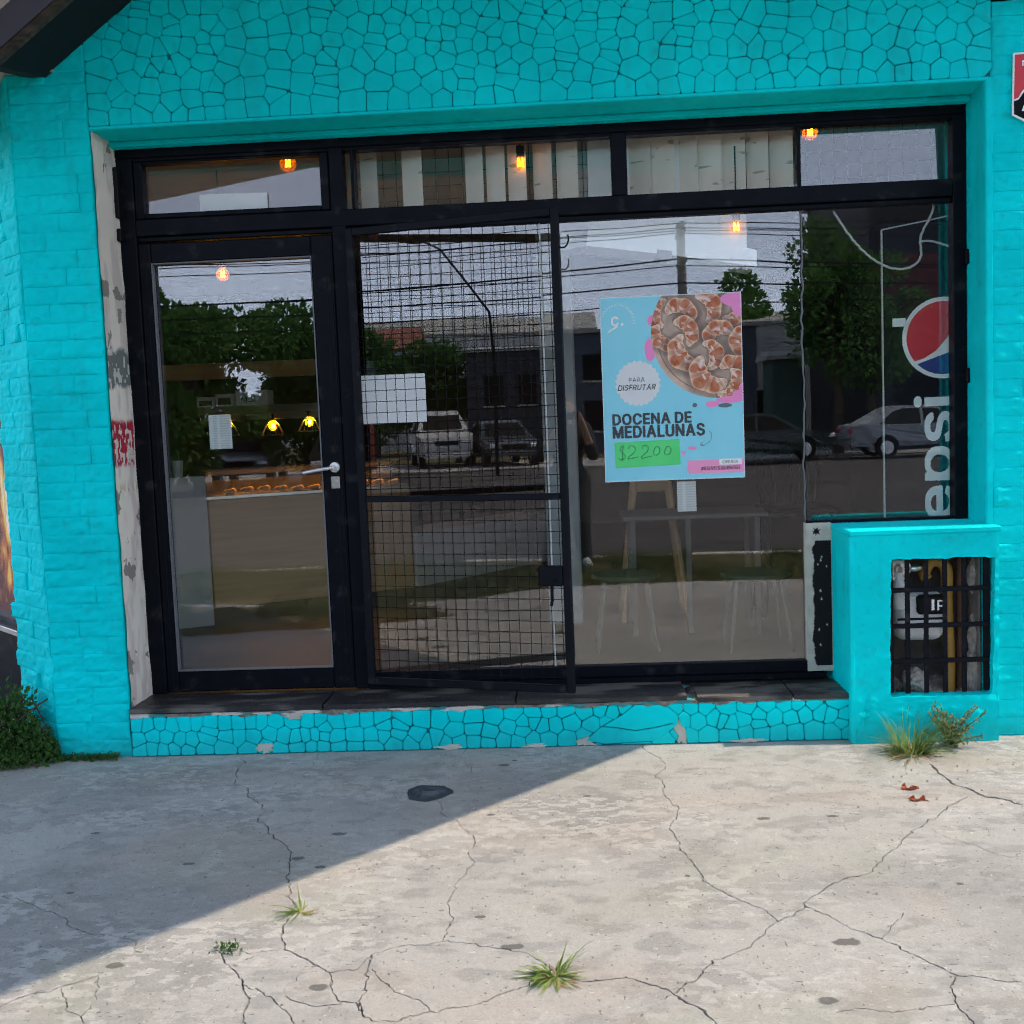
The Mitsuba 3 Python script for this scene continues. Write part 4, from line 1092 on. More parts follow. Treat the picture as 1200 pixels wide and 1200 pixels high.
# kitchen shelf, boxes, counter, bread, cup
add("kitchen_shelf", cat_([bx(-3.05, -1.6, 3.95, 4.4, 1.668, 1.735, 0.004), bx(-3.05, -1.6, 3.99, 4.4, 1.615, 1.666, 0.004)]), "mat_steel", label="long stainless steel shelf above the counter behind the door", cat="shelf")
add("wall_board", bx(-3.6, -1.9, 4.4, 4.43, 1.98, 2.12, 0.004), "mat_wood", label="horizontal wooden board on the wall above the kitchen shelf", cat="board")
for (x0, x1, z1, lab) in ((-3.10, -2.95, 1.82, "small white carton at the left end of the kitchen shelf"), (-2.94, -2.79, 1.84, "second white carton on the kitchen shelf"), (-2.77, -2.50, 1.862, "large white carton printed MIX on the kitchen shelf")):
    k = thing("carton", lab, "box")
    add(k + "__body", bx(x0, x1, 4.05, 4.25, 1.7352, z1, 0.003), "mat_white")
    if "MIX" in lab:
        t = text("MIX", 0.045, 0.001, True)
        add(k + "__lettering", upright(mv(t, -t.bounds[0][0], 0, 0), x0 + 0.05, 4.0495, 1.765), "mat_blue")
    else:
        add(k + "__band", bx(x0 + 0.02, x1 - 0.02, 4.048, 4.0495, 1.75, z1 - 0.03, 0.0005), "mat_rust")


def run(o, d, L, dep, z0, z1, b=0.004):
    """A box of length L from o along the ground direction d, dep deep."""
    return mv(rot(bx(0, L, 0, dep, z0, z1, b), math.degrees(math.atan2(d[1], d[0])), (0, 0, 1)), o[0], o[1], 0)


CT = thing("shop_counter", "wooden fronted serving counter with a pale end panel inside the shop", "counter")
add("shop_counter__end_panel", run((-2.76, 2.20), (1, 0.52), 0.30, 0.03, 0.2, 1.235), "mat_white_dim")
dw = np.array([1.40, 0.72])
add("shop_counter__front", run((-2.72, 3.05), dw, 1.60, 0.5, 0.2, 1.02), "mat_wood")
add("shop_counter__top", run((-2.74, 3.03), dw, 1.62, 0.55, 1.021, 1.05), "mat_steel")
add("shop_counter__back_ledge", run((-2.90, 3.55), dw, 1.55, 0.3, 0.2, 1.22), "mat_room")
BT = thing("white_bench", "long low white display bench standing beyond the wooden counter", "bench")
db = np.array([1.06, 1.385])
add("white_bench__front", run((-1.28, 3.80), db, 1.75, 0.4, 0.2, 0.62), "mat_white")
add("white_bench__top", run((-1.29, 3.79), db, 1.77, 0.42, 0.621, 0.645), "mat_white")
DL = thing("display_lamp", "warm strip lamp in a steel hood over the row of croissants on the counter", "lamp")
add("display_lamp__hood", cat_([run((-2.70, 3.12), dw, 1.56, 0.012, 1.165, 1.20, .002), run((-2.705, 3.132), dw, 1.56, 0.12, 1.192, 1.20, .002)]), "mat_room")
scene["display_lamp__tube"] = {**mikit.ply(run((-2.69, 3.18), dw, 1.5, 0.02, 1.170, 1.190, .004), "mat_filament"), "emitter": {"type": "area", "radiance": rgb(6.0, 2.3, 0.45)}}
for i in range(11):
    s = 0.15 + 0.13 * i
    c = np.array([-2.72, 3.05]) + dw / np.linalg.norm(dw) * s + np.array([-.03, .06])
    a = np.linspace(-1.9, 1.9, 12)
    m = tube(np.c_[c[0] + 0.05 * np.cos(a), c[1] + 0.04 * np.sin(a), np.full(12, 1.075) + 0.008 * math.sin(i)], 0.026 * np.sqrt(np.maximum(0.08, 1 - (a / 2.0) ** 2)) * (0.9 + 0.1 * np.sin(a * 8)), 9)
    add("croissant", m, "mat_bread", smooth=True, label=("leftmost", "second", "third", "fourth", "fifth", "sixth", "seventh", "eighth", "ninth", "tenth", "rightmost")[i] + " glazed croissant from the left in the row on the wooden counter", cat="croissant", group="croissants along the counter")
add("paper_cup", mv(lathe([(0, 0), (0.03, 0), (0.04, 0.11), (0.042, 0.112), (0.0, 0.112)], 20), -2.67, 2.30, 1.2355), "mat_white_dim", smooth=40, label="pale cup standing on the end of the counter", cat="cup")

# tables, stools and chairs at the right
TB = thing("bar_table", "pale high table with slim legs behind the window under the poster", "table")
add("bar_table__tabletop", bx(0.30, 1.16, 1.5, 2.0, 0.905, 0.93, 0.004), "mat_grey_leg")
for (x, y) in ((0.36, 1.55), (0.69, 1.55), (1.10, 1.55), (0.36, 1.95), (1.10, 1.95)):
    add("bar_table__leg", bx(x - 0.016, x + 0.016, y - 0.016, y + 0.016, 0.2, 0.904, 0.003), "mat_grey_leg")
for (x, y, lab) in ((1.02, 1.15, "white stool with a green seat on the right below the poster"), (0.29, 1.25, "white stool with a green seat just right of the mesh gate")):
    k = thing("stool", lab, "stool")
    add(k + "__seat", mv(lathe([(0, 0), (0.19, 0), (0.20, 0.012), (0.19, 0.03), (0, 0.034)], 28), x, y, 0.60), "mat_green_dark", smooth=40)
    for (sx, sy) in ((-1, -1), (1, -1), (-1, 1), (1, 1)):
        add(k + "__leg", tube([(x + sx * .12, y + sy * .12, .60), (x + sx * .145, y + sy * .145, .4), (x + sx * .17, y + sy * .17, .2)], 0.010, 8), "mat_grey_leg", smooth=40)
HC = thing("high_chair", "wooden high chair with splayed legs behind the window left of the leaflet", "chair")
for sx in (-1, 1):
    for sy in (-1, 1):
        add("high_chair__leg", tube([(0.52 + sx * .11, 2.2 + sy * .11, 1.10), (0.52 + sx * .16, 2.2 + sy * .16, .65), (0.52 + sx * .21, 2.2 + sy * .21, .2)], 0.017, 8), "mat_wood", smooth=40)
add("high_chair__seat", bx(0.40, 0.64, 2.08, 2.32, 0.86, 0.89, 0.006), "mat_wood")
add("high_chair__back_rail", bx(0.40, 0.64, 2.29, 2.315, 1.02, 1.10, 0.006), "mat_wood")
SC = thing("spindle_chair", "black spindle-back chair inside the shop to the right of the poster", "chair")
sy = 2.4
add("spindle_chair__back_rail", tube(curve([(1.18, sy, 1.22), (1.28, sy + .05, 1.335), (1.45, sy + .07, 1.35), (1.62, sy + .05, 1.335), (1.72, sy, 1.22)], 24), 0.016, 8), "mat_black", smooth=True)
for i in range(8):
    x = 1.24 + 0.06 * i
    add("spindle_chair__spindle", tube([(x, sy + .05, 1.31), (x, sy + .03, 1.1), (x + (1.45 - x) * .15, sy, 0.9)], 0.008, 6), "mat_black", smooth=True)
add("spindle_chair__seat", bx(1.22, 1.68, sy - 0.42, sy + 0.02, 0.86, 0.90, 0.015), "mat_black")
for (x, y) in ((1.25, sy), (1.65, sy), (1.25, sy - .38), (1.65, sy - .38)):
    add("spindle_chair__leg", tube([(x, y, .86), (x, y, .5), (x + (x - 1.45) * .2, y, .2)], 0.016, 8), "mat_black", smooth=True)
rg = np.random.default_rng(55)
grit = []
for k in range(420):
    gx, gy = rg.uniform(-2.6, 2.2), -0.06 - 2.4 * rg.random() ** 1.5
    r_ = rg.uniform(.0012, .0042)
    m = trimesh.creation.icosphere(0, r_)
    m.vertices *= rg.uniform(.6, 1.3, 3)
    grit.append(mv(m, gx, gy, r_ * .4))
add("grit", cat_(grit), "mat_rubble", label="loose grit and tiny stones scattered over the concrete pavement", cat="grit", kind="stuff")

# ------------------------------------------------------------------ left edge: side window with a food banner
sd = np.array([-.7071, .7071, 0.0])
sn = np.array([-.7071, -.7071, 0.0])


def side(t0, t1, z0, z1, back, thick, b=0.003):
    """A box on the shop's side wall: t along the wall, back metres behind the stone face."""
    m = bx(t0, t1, 0, thick, z0, z1, b)
    m = rot(m, 135, (0, 0, 1))
    m.vertices[:, :2] = np.array([-2.513, 0.0]) + np.outer((bx(t0, t1, 0, thick, z0, z1, b)).vertices[:, 0], sd[:2]) - np.outer((bx(t0, t1, 0, thick, z0, z1, b)).vertices[:, 1] + back, sn[:2])
    m.fix_normals()
    return m


add("corner_shop__side_wall", side(0.465, 4.5, 0.0, 3.2, 0.14, 0.12), "mat_frame")
add("corner_shop__side_window_sill", side(0.462, 4.0, 0.50, 0.53, 0.06, 0.1), "mat_steel")


def banner_color(p, n, uv):
    t = (p.x + 2.513) / -0.7071
    z = p.z
    d = dr.sqrt(dr.square((t - 0.93) / 0.46) + dr.square((z - 1.10) / 0.50))
    fl = fbm(t * 9 + 0.6 * fbm(t * 6, z * 3, 1, 2), z * 3.2, 4, 4)
    c = mix((0.09, 0.012, 0.008), (0.50, 0.12, 0.02), smoothstep(0.38, 0.52, fl))
    c = mix(c, (0.85, 0.50, 0.08), smoothstep(0.50, 0.62, fl))
    c = mix(c, (0.9, 0.82, 0.62), smoothstep(0.64, 0.74, fl))
    c = mix(c, (0.10, 0.008, 0.012), smoothstep(0.88, 0.93, d))
    return mix(c, (0.022, 0.023, 0.028), smoothstep(1.0, 1.02, d))


mat("mat_banner", banner_color, 0.5)
add("food_banner", side(0.48, 2.2, 0.56, 3.0, 0.118, 0.012), "mat_banner", label="dark banner with an orange and yellow flame picture at the left edge of the photo", cat="banner")

# ------------------------------------------------------------------ weeds
def leaves(c, d, size, seed, wide=0.5, fold=0.25):
    """Small pointed leaves: at c, pointing along d."""
    r = np.random.default_rng(seed)
    c, d = np.asarray(c, float), np.asarray(d, float)
    d = d / np.linalg.norm(d, axis=1, keepdims=True)
    s = np.cross(d, r.normal(size=d.shape))
    s /= np.linalg.norm(s, axis=1, keepdims=True)
    u = np.cross(s, d)
    L = np.broadcast_to(size, (len(c),))[:, None]
    a, b = c, c + d * L
    m = c + d * L * 0.45
    l, q = m + s * L * wide * .5 + u * L * fold * .4, m - s * L * wide * .5 + u * L * fold * .4
    v = np.stack([a, l, b, q, m], 1).reshape(-1, 3)
    i = np.arange(len(c))[:, None] * 5
    f = np.concatenate([i + [0, 4, 1], i + [1, 4, 2], i + [2, 4, 3], i + [3, 4, 0]], 0)
    return trimesh.Trimesh(v, f, process=False)


def tuft(x, y, n, h, spread, seed, w=0.0035, lean=0.9, droop=0.2, z=0.0):
    r = np.random.default_rng(seed)
    V, F = [], []
    clumps = r.uniform(0, 2 * np.pi, 7)
    for k in range(n):
        a = r.uniform(0, 2 * np.pi) if r.random() < .35 else clumps[r.integers(7)] + r.normal(0, .28)
        L = h * r.uniform(0.3, 1.1)
        o = np.array([x, y, z]) + np.array([math.cos(a), math.sin(a), 0]) * r.random() * spread
        el = r.uniform(0.05, 1.0) ** lean * 1.45
        dv = np.array([math.cos(a) * math.cos(el), math.sin(a) * math.cos(el), math.sin(el)])
        sd_ = np.array([-math.sin(a), math.cos(a), 0])
        i0 = len(V)
        p = o.copy()
        for j in range(5):
            ww = w * (1 - (j / 4.2) ** 1.6) * r.uniform(.8, 1.2)
            V += [p - sd_ * ww, p + sd_ * ww]
            dv = dv + np.array([r.normal(0, .09), r.normal(0, .09), -droop * r.uniform(.1, 1.9)])
            dv /= np.linalg.norm(dv)
            p = p + dv * L / 4
            p[2] = max(p[2], z + 0.003)
        for j in range(4):
            b = i0 + 2 * j
            F += [[b, b + 1, b + 3], [b, b + 3, b + 2]]
    return trimesh.Trimesh(np.array(V), np.array(F), process=False)


def bushmesh(cx, cy, rx, ry, h, n, size, seed):
    r = np.random.default_rng(seed)
    d = r.normal(size=(n, 3))
    d /= np.linalg.norm(d, axis=1, keepdims=True)
    rad = r.uniform(0.35, 1.0, n) ** 0.5
    lumps = 0.72 + 0.5 * meshkit.noise(d * 2.3 + seed, seed)
    c = np.c_[cx + d[:, 0] * rad * rx * lumps, cy + d[:, 1] * rad * ry * lumps, np.abs(d[:, 2]) * rad * h * lumps + 0.01]
    return leaves(c, d + r.normal(0, 0.6, (n, 3)) + [0, 0, .25], size * r.uniform(.6, 1.2, n), seed)


BU = thing("weed_bush", "dense green weed bush growing at the foot of the left turquoise pillar", "bush")
add("weed_bush__foliage", cat_([bushmesh(-2.80, -0.02, 0.26, 0.20, 0.34, 2600, 0.034, 1), bushmesh(-2.62, -0.06, 0.14, 0.09, 0.20, 900, 0.03, 2), bushmesh(-2.95, -0.05, 0.2, 0.2, 0.36, 1200, 0.034, 6), bushmesh(-2.70, -0.12, 0.16, 0.08, 0.10, 600, 0.024, 8)]), "mat_leaf_bush")
rs = np.random.default_rng(3)
add("weed_bush__stem", cat_([tube([(-2.75 + rs.normal(0, .1), -0.03 + rs.normal(0, .05), 0), (-2.78 + rs.normal(0, .12), -0.03 + rs.normal(0, .07), .15), (-2.8 + rs.normal(0, .16), -0.02 + rs.normal(0, .1), .28)], 0.004, 5) for _ in range(14)]), "mat_bark")
cx_ = rs.uniform(-2.62, -2.20, 700)
cc = np.c_[cx_, -0.045 + rs.normal(0, .016, 700) * (1 + (-2.2 - cx_)), np.abs(rs.normal(0, .010, 700)) + 0.004]
add("creeping_weed", leaves(cc, rs.normal(size=(700, 3)) + [0, 0, .5], 0.018, 5), "mat_leaf_bush", label="low creeping weeds along the foot of the left pillar", cat="weeds", kind="stuff")
for (x, y, n, h, sp, lab, w, lean, droop) in (
        (1.455, -0.235, 230, 0.20, 0.075, "tall sunlit grass tuft in front of the meter box", .0030, 0.55, 0.16),
        (-0.094, -2.150, 74, 0.118, 0.030, "grass tuft in the crack at the bottom centre of the pavement", .0036, 2.0, 0.26),
        (-0.915, -1.725, 24, 0.11, 0.012, "small pale grass tuft in the crack beside the shadow edge", .0030, 1.2, 0.22)):
    k = thing("grass_tuft", lab, "grass")
    add(k + "__blades", tuft(x, y, n, h, sp, n, w, lean, droop), "mat_grass")
    add(k + "__dry_blades", tuft(x + .01, y - .02, n // 3, h * .55, sp * 1.3, n + 1, w, 2.6, droop), "mat_dry")
r5 = np.random.default_rng(15)
add("seedling", leaves(np.c_[-1.071 + r5.normal(0, .022, 60), -1.985 + r5.normal(0, .014, 60), np.abs(r5.normal(0, .008, 60)) + .004], r5.normal(size=(60, 3)) + [0, 0, .6], 0.016, 9), "mat_leaf_bush", label="tiny green seedling in the pavement crack at the lower left", cat="weed")
LP = thing("leafy_weed", "small pale leafy weed beside the grass tuft in front of the meter box", "weed")
ls, lc, ld = [], [], []
for k in range(30):
    a, sp = r5.uniform(0, 6.28), r5.uniform(.02, .15)
    hh = r5.uniform(.05, .19)
    p = np.array([(1.655, -0.16, 0), (1.655 + sp * .5 * math.cos(a), -.16 + sp * .35 * math.sin(a), hh * .6), (1.66 + sp * 1.1 * math.cos(a), -.16 + sp * .6 * math.sin(a), hh)])
    ls.append(tube(p, 0.0018, 4))
    for s in np.linspace(.15, 1, 22):
        q = p[0] * (1 - s) ** 2 + 2 * p[1] * s * (1 - s) + p[2] * s * s
        lc.append(q)
        ld.append(r5.normal(size=3) + [0, 0, .4])
add("leafy_weed__stem", cat_(ls), "mat_bark")
add("leafy_weed__leaf_mass", leaves(np.array(lc), np.array(ld), 0.026, 3, wide=.42), "mat_leafy")
for (x, y, lab) in ((1.324, -0.705, "upper of the two red fallen petals on the pavement at the right"), (1.292, -0.831, "lower of the two red fallen petals on the pavement at the right")):
    pts = np.c_[x + r5.normal(0, .014, 6), y + r5.normal(0, .006, 6), np.full(6, .005)]
    add("petal", leaves(pts, r5.normal(size=(6, 3)) * [1, .6, .35], 0.034, int(x * 1000), wide=.8, fold=.8), "mat_petal", label=lab, cat="petal")
pts = np.c_[r5.uniform(1.2, 1.9, 26), r5.uniform(-.9, -.35, 26), np.full(26, .003)]
add("leaf_litter", leaves(pts, r5.normal(size=(26, 3)) * [1, 1, .1], 0.012, 77, wide=.7), "mat_dry", label="tiny dry leaf crumbs scattered on the pavement near the meter box", cat="litter", kind="stuff")

# ------------------------------------------------------------------ the street in front (seen in the glass)
def back(px, py, dt):
    """Where the thing mirrored at this place of the photo stands, dt metres away along the mirrored view."""
    hor = 486 - 0.0403 * (px - 666)
    return np.array([(px - 666) / 1298 * dt, 5.71 - dt, 1.55 + (hor - py) / 1298 * dt])


add("road", bx(-120, 120, -27.5, -6.3, -0.09, -0.02, 0.001), "mat_asphalt", kind="structure")
add("kerb", bx(-120, 120, -6.42, -6.26, -0.1, 0.0, 0.02), "mat_plaster", kind="structure")
add("far_pavement", bx(-120, 120, -33, -27.5, -0.1, 0.03, 0.02), "mat_pavement", kind="structure")
add("far_yard", bx(-150, 150, -140, -33, -0.1, 0.0, 0.02), "mat_soil", kind="structure")
for nm, pol in (("verge_soil", verge_left), ("verge_soil_001", verge_right)):
    add(nm, mv(extr(pol, 0.018), 0, 0, -0.019), "mat_soil", kind="structure")


def blades(poly, n, h, seed):
    r = np.random.default_rng(seed)
    x0, y0, x1, y1 = poly.bounds
    p = np.c_[r.uniform(x0, x1, n), r.uniform(y0, y1, n)]
    import shapely
    p = p[shapely.contains_xy(poly, p[:, 0], p[:, 1])]
    p = p[meshkit.noise(np.c_[p * 1.3, p[:, 0] * 0]) > 0.3]
    k = len(p)
    a = r.uniform(0, 6.28, k)
    hh = h * r.uniform(.4, 1.2, k) * (0.5 + meshkit.noise(np.c_[p * 2.1, p[:, 0] * 0 + 4]))
    b = np.c_[p, np.zeros(k)]
    s = np.c_[np.cos(a), np.sin(a), a * 0] * 0.006
    tp = b + np.c_[r.normal(0, .5, k) * hh, r.normal(0, .5, k) * hh, hh]
    v = np.stack([b - s, b + s, tp], 1).reshape(-1, 3)
    return trimesh.Trimesh(v, np.arange(3 * k).reshape(-1, 3), process=False)


add("verge_grass", blades(verge_left.buffer(0.05), 16000, 0.07, 1), "mat_verge", label="patchy short grass on the corner verge at the left", cat="grass", kind="stuff")
add("verge_grass_001", blades(verge_right.buffer(0.05), 42000, 0.10, 2), "mat_verge", label="long rough grass on the verge along the road", cat="grass", kind="stuff")


def carprof(pts):
    return Polygon(pts)


def car(name, label, paint, x, y, deg, kind="sedan"):
    key = thing(name, label, "car")
    mat(key + "_paint", paint, 0.25, 0.5, clearcoat=1.0)
    if kind == "sedan":
        L, H, Wd = 4.35, 1.43, 0.85
        body = [(0.02, .35), (0.0, .55), (.08, .72), (.55, .80), (1.25, .90), (1.30, .92), (3.35, .95), (4.0, .93), (4.30, .88), (4.35, .60), (4.32, .33)]
        roof = [(1.22, .90), (1.95, 1.36), (2.25, H), (2.95, H), (3.25, 1.36), (3.95, .93)]
        win = [[(1.42, .93), (1.98, 1.32), (2.38, 1.36), (2.38, .94)], [(2.46, .94), (2.46, 1.36), (2.92, 1.36), (3.20, 1.28), (3.62, .95)]]
        ws = (0.82, 3.42)
        R = 0.31
    else:
        L, H, Wd = 4.7, 1.85, 0.9
        body = [(0.02, .42), (0.0, .70), (.06, 1.0), (.5, 1.06), (1.2, 1.12), (4.6, 1.10), (4.7, .9), (4.68, .42)]
        roof = [(1.1, 1.10), (1.65, 1.72), (1.95, H), (4.1, H), (4.55, 1.75), (4.62, 1.10)]
        win = [[(1.32, 1.13), (1.75, 1.70), (2.35, 1.74), (2.35, 1.13)], [(2.43, 1.13), (2.43, 1.74), (3.4, 1.74), (3.4, 1.13)]]
        ws = (0.9, 3.75)
        R = 0.37

    def ext(poly, w, taper=True):
        m = trimesh.creation.extrude_polygon(poly, 2 * w, engine="earcut")
        v = m.vertices.copy()
        yy = v[:, 2] - w
        belt = .92 if kind == "sedan" else 1.1
        k = np.where(v[:, 1] > belt, 1 - 0.26 * (v[:, 1] - belt) / 0.5, 1 - 0.10 * np.clip((.5 - v[:, 1]) / .2, 0, 1))
        k = k * (1 - 0.12 * np.clip((0.5 - v[:, 0]) / .5, 0, 1) ** 2 - 0.10 * np.clip((v[:, 0] - L + .45) / .45, 0, 1) ** 2)
        m.vertices = np.c_[v[:, 0] - L / 2, yy * (k if taper else 1), v[:, 1]]
        m.fix_normals()
        return m

    def put(k, m, b, **kw):
        add(key + "__" + k, mv(rot(m, deg, (0, 0, 1)), x, y, 0), b, **kw)
    bp = Polygon(body)
    for w in ws:
        bp = bp.difference(Point(w, R).buffer(R + .05))
    put("body", ext(bp, Wd), key + "_paint")
    put("roof", ext(Polygon(roof), Wd * .985), key + "_paint")
    for wpoly in win:
        put("window", ext(Polygon(wpoly), Wd * .985 + .006), "mat_black")
    wsr = roof[0], roof[1]
    put("windscreen", trimesh.convex.convex_hull(np.array([[wsr[0][0] - L / 2 + .06 - .01, s * .66, wsr[0][1] + .05] for s in (-1, 1)] + [[wsr[1][0] - L / 2 - .06, s * .55, wsr[1][1] - .03] for s in (-1, 1)] + [[wsr[1][0] - L / 2 + .02, s * .55, wsr[1][1] - .05] for s in (-1, 1)] + [[wsr[0][0] - L / 2 + .12, s * .66, wsr[0][1]] for s in (-1, 1)])), "mat_black")
    for w in ws:
        for s in (-1, 1):
            wh = rot(trimesh.creation.cylinder(R, .2, sections=24), 90, (1, 0, 0))
            put("wheel", mv(wh, w - L / 2, s * (Wd - .12), R), "mat_black", smooth=40)
            put("wheel_rim", mv(rot(trimesh.creation.cylinder(R * .62, .21, sections=16), 90, (1, 0, 0)), w - L / 2, s * (Wd - .118), R), "mat_steel", smooth=40)
    zl = .66 if kind == "sedan" else .86
    for s in (-1, 1):
        put("headlight", bx(-L / 2 - .012, -L / 2 + .2, s * .62 - .16, s * .62 + .16, zl - .07, zl + .06, .03), "mat_alu")
        put("tail_light", bx(L / 2 - .12, L / 2 + .008, s * .62 - .14, s * .62 + .14, zl, zl + .14, .02), "mat_red")
    put("grille", bx(-L / 2 - .008, -L / 2 + .1, -.38, .38, zl - .1, zl + .03, .01), "mat_black")
    put("bumper", bx(-L / 2 - .05, -L / 2 + .1, -.74, .74, .34, .5, .04), key + "_paint")


mat("mat_wall_white", lambda p, n, uv: mix((0.62, 0.61, 0.58), (0.48, 0.47, 0.45), fbm(p.x * .7, p.y * .7, p.z * .7, 4)), 0.8)
mat("mat_wall_slate", lambda p, n, uv: mix((0.06, 0.08, 0.11), (0.09, 0.11, 0.14), fbm(p.x * .7, p.y, p.z * .7, 3)), 0.7)
mat("mat_wall_grey", (0.055, 0.058, 0.065), 0.8)
mat("mat_wall_red", lambda p, n, uv: mix((0.16, 0.03, 0.022), (0.11, 0.022, 0.018), fbm(p.x, p.y, p.z * 3, 3)), 0.7)
mat("mat_roof_tin", lambda p, n, uv: mix((0.30, 0.30, 0.27), (0.38, 0.37, 0.34), noise(p.x * 2, p.y * .2, 1)), 0.6)
mat("mat_tile_red", (0.24, 0.09, 0.06), 0.8)

p = back(1030, 540, 30)
car("parked_car", "silver grey sedan parked across the road on the right", (0.30, 0.32, 0.34), 10.0, -25.6, 180)
car("parked_car", "dark sedan parked across the road behind the silver one", (0.02, 0.02, 0.022), 14.6, -25.8, 180)
car("parked_car", "dark green sedan parked across the road under the poster's reflection", (0.015, 0.035, 0.03), 5.3, -25.8, 180)
car("parked_van", "white pick-up van with its front to the shop across the road", (0.50, 0.50, 0.49), -4.3, -31.5, 258, "van")
car("parked_car", "dark grey sedan parked just right of the white van", (0.05, 0.055, 0.06), -2.2, -30.5, 255)
car("parked_car", "dark silver sedan facing the shop at the left of the road", (0.14, 0.15, 0.16), -9.6, -26.0, 262)
car("parked_car", "black sedan parked far left across the road", (0.015, 0.015, 0.016), -6.2, -23.2, 260)


def tree(label, x, y, h, cr_, n, seed, sq=0.8, lsize=0.22, crown0=0.3):
    key = thing("street_tree", label, "tree")
    r = np.random.default_rng(seed)
    zc = h * (crown0 + (1 - crown0) / 2)
    th = h * .55
    tr = [tube([(x, y, -0.05), (x + .08, y, th * .4), (x - .05, y + .1, th)], [0.16, .12, .07], 9)]
    cl = []
    for k in range(26):
        d = r.normal(size=3)
        d /= np.linalg.norm(d)
        rad = r.uniform(.35, .95)
        c = np.array([x, y, zc]) + d * rad * np.array([cr_, cr_ * sq, h * (1 - crown0) / 2])
        cl.append((c, cr_ * r.uniform(.22, .42)))
        if k < 12:
            tr.append(tube([(x, y, th * r.uniform(.5, .95)), (np.array([x, y, th]) + c) / 2 + [0, 0, .1], c], [.06, .04, .015], 6))
    cs, ds = [], []
    for c, rr in cl:
        k = n // len(cl)
        d = r.normal(size=(k, 3))
        d /= np.linalg.norm(d, axis=1, keepdims=True)
        cs.append(c + d * rr * (r.uniform(.2, 1, k) ** .45)[:, None] * [1, 1, .8])
        ds.append(d + r.normal(0, .7, (k, 3)))
    add(key + "__trunk", cat_(tr), "mat_bark", smooth=40)
    add(key + "__crown", leaves(np.vstack(cs), np.vstack(ds), lsize, seed, wide=.6), "mat_leaf_tree")


tree("big round green tree across the road at the left", -9.6, -21.5, 5.6, 2.7, 17000, 1, lsize=.2, crown0=.06)
tree("second green tree standing behind the big round one", -12.6, -24.5, 5.2, 2.6, 10000, 2, lsize=.2, crown0=.06)
tree("third green tree filling the gap beside the red shed", -7.6, -24.5, 4.9, 2.2, 9000, 12, lsize=.2, crown0=.04)
tree("low dark tree at the far left of the road", -15.0, -23, 5.0, 2.6, 8000, 13, lsize=.2, crown0=.04)
tree("dark thin tree beside the white house", -8.4, -43, 5.6, 2.6, 7000, 3, lsize=.26, crown0=.2)
tree("dark tree in front of the grey house", -5.6, -44, 5.0, 2.6, 7000, 4, lsize=.26, crown0=.2)
tree("tall tree in front of the white warehouse", 8.2, -27.8, 7.0, 2.1, 5200, 5, lsize=.2, crown0=.35)
tree("tree leaning beside the red shop across the road", 9.2, -28.0, 6.2, 1.5, 4200, 6, lsize=.2, crown0=.3)
tree("small far tree between the slate building and the warehouse", 8.6, -47, 7.6, 2.2, 5000, 7, lsize=.3)


def building(name, label, x0, x1, y0, y1, h, wall, roof, wins=(), slope=0.6, floor=0.0):
    key = thing(name, label, "building")
    add(key + "__wall", bx(x0, x1, y0, y1, -0.05, h, 0.02), wall)
    rp = Polygon([(y0 - .2, h + .002), (y1 + .2, h + .002), (y1 + .2, h + .12), ((y0 + y1) / 2, h + slope), (y0 - .2, h + .12)])
    m = trimesh.creation.extrude_polygon(rp, x1 - x0 + .4, engine="earcut")
    v = m.vertices
    m.vertices = np.c_[v[:, 2] + x0 - .2, v[:, 0], v[:, 1]]
    m.fix_normals()
    add(key + "__roof", m, roof)
    for (a, b, z0, z1) in wins:
        add(key + "__window", cat_([bx(a, b, y1 - .02, y1 + .03, z0, z1, .01)]), "mat_black")
        add(key + "__window_sill", bx(a - .06, b + .06, y1 + .001, y1 + .09, z0 - .08, z0 - .005, .01), "mat_plaster")
    return key


building("warehouse", "long white warehouse across the road on the right", 6.3, 17, -60, -44, 5.2, "mat_wall_white", "mat_roof_tin", [(8, 9.4, 1, 2.4), (12, 13.4, 1, 2.4)], 1.2)
building("slate_building", "dark slate coloured two storey building across the road", -0.2, 7.2, -52, -38, 4.7, "mat_wall_slate", "mat_roof_tin", [(.5, 1.5, 2.9, 3.9), (2.2, 3.2, 2.9, 3.9), (4.4, 5.4, 2.9, 3.9), (.5, 1.6, .9, 2.1), (3.0, 4.6, .1, 2.3)], .25)
building("grey_house", "low grey house with two windows behind the parked cars", -4.0, -0.8, -48, -39, 4.2, "mat_wall_grey", "mat_roof_tin", [(-3.3, -2.5, 2, 3.2), (-1.9, -1.2, 2, 3.2)], .5)
building("long_hall", "far long hall with a pale curved tin roof", -24, 2, -100, -80, 8.0, "mat_wall_white", "mat_roof_tin", (), 2.2)
building("white_house", "white house with a red tiled roof beyond the trees", -12.5, -8.2, -62, -52, 5.2, "mat_wall_white", "mat_tile_red", [(-11.5, -10.5, 1.2, 2.6)], 1.6)
mat("mat_wall_dark", (0.022, 0.024, 0.03), 0.7)
RS = building("red_shop", "tall dark shop with a red sign board across the road at far right", 9.75, 17, -38, -29.6, 8.8, "mat_wall_dark", "mat_roof_tin", [(10.4, 12.0, .5, 2.4)], .3)
add(RS + "__sign_board", bx(9.5, 13.2, -29.58, -29.45, 3.0, 6.0, .03), "mat_wall_red")
building("red_shed", "dark red shed with a green top beside the big trees", -8.0, -6.3, -30.5, -27.8, 2.7, "mat_wall_red", "mat_green_dark", (), .8)
building("green_shed", "dark green shed between the warehouse and the road", 6.4, 7.9, -32, -30.4, 3.1, "mat_green_dark", "mat_roof_tin", (), .3)


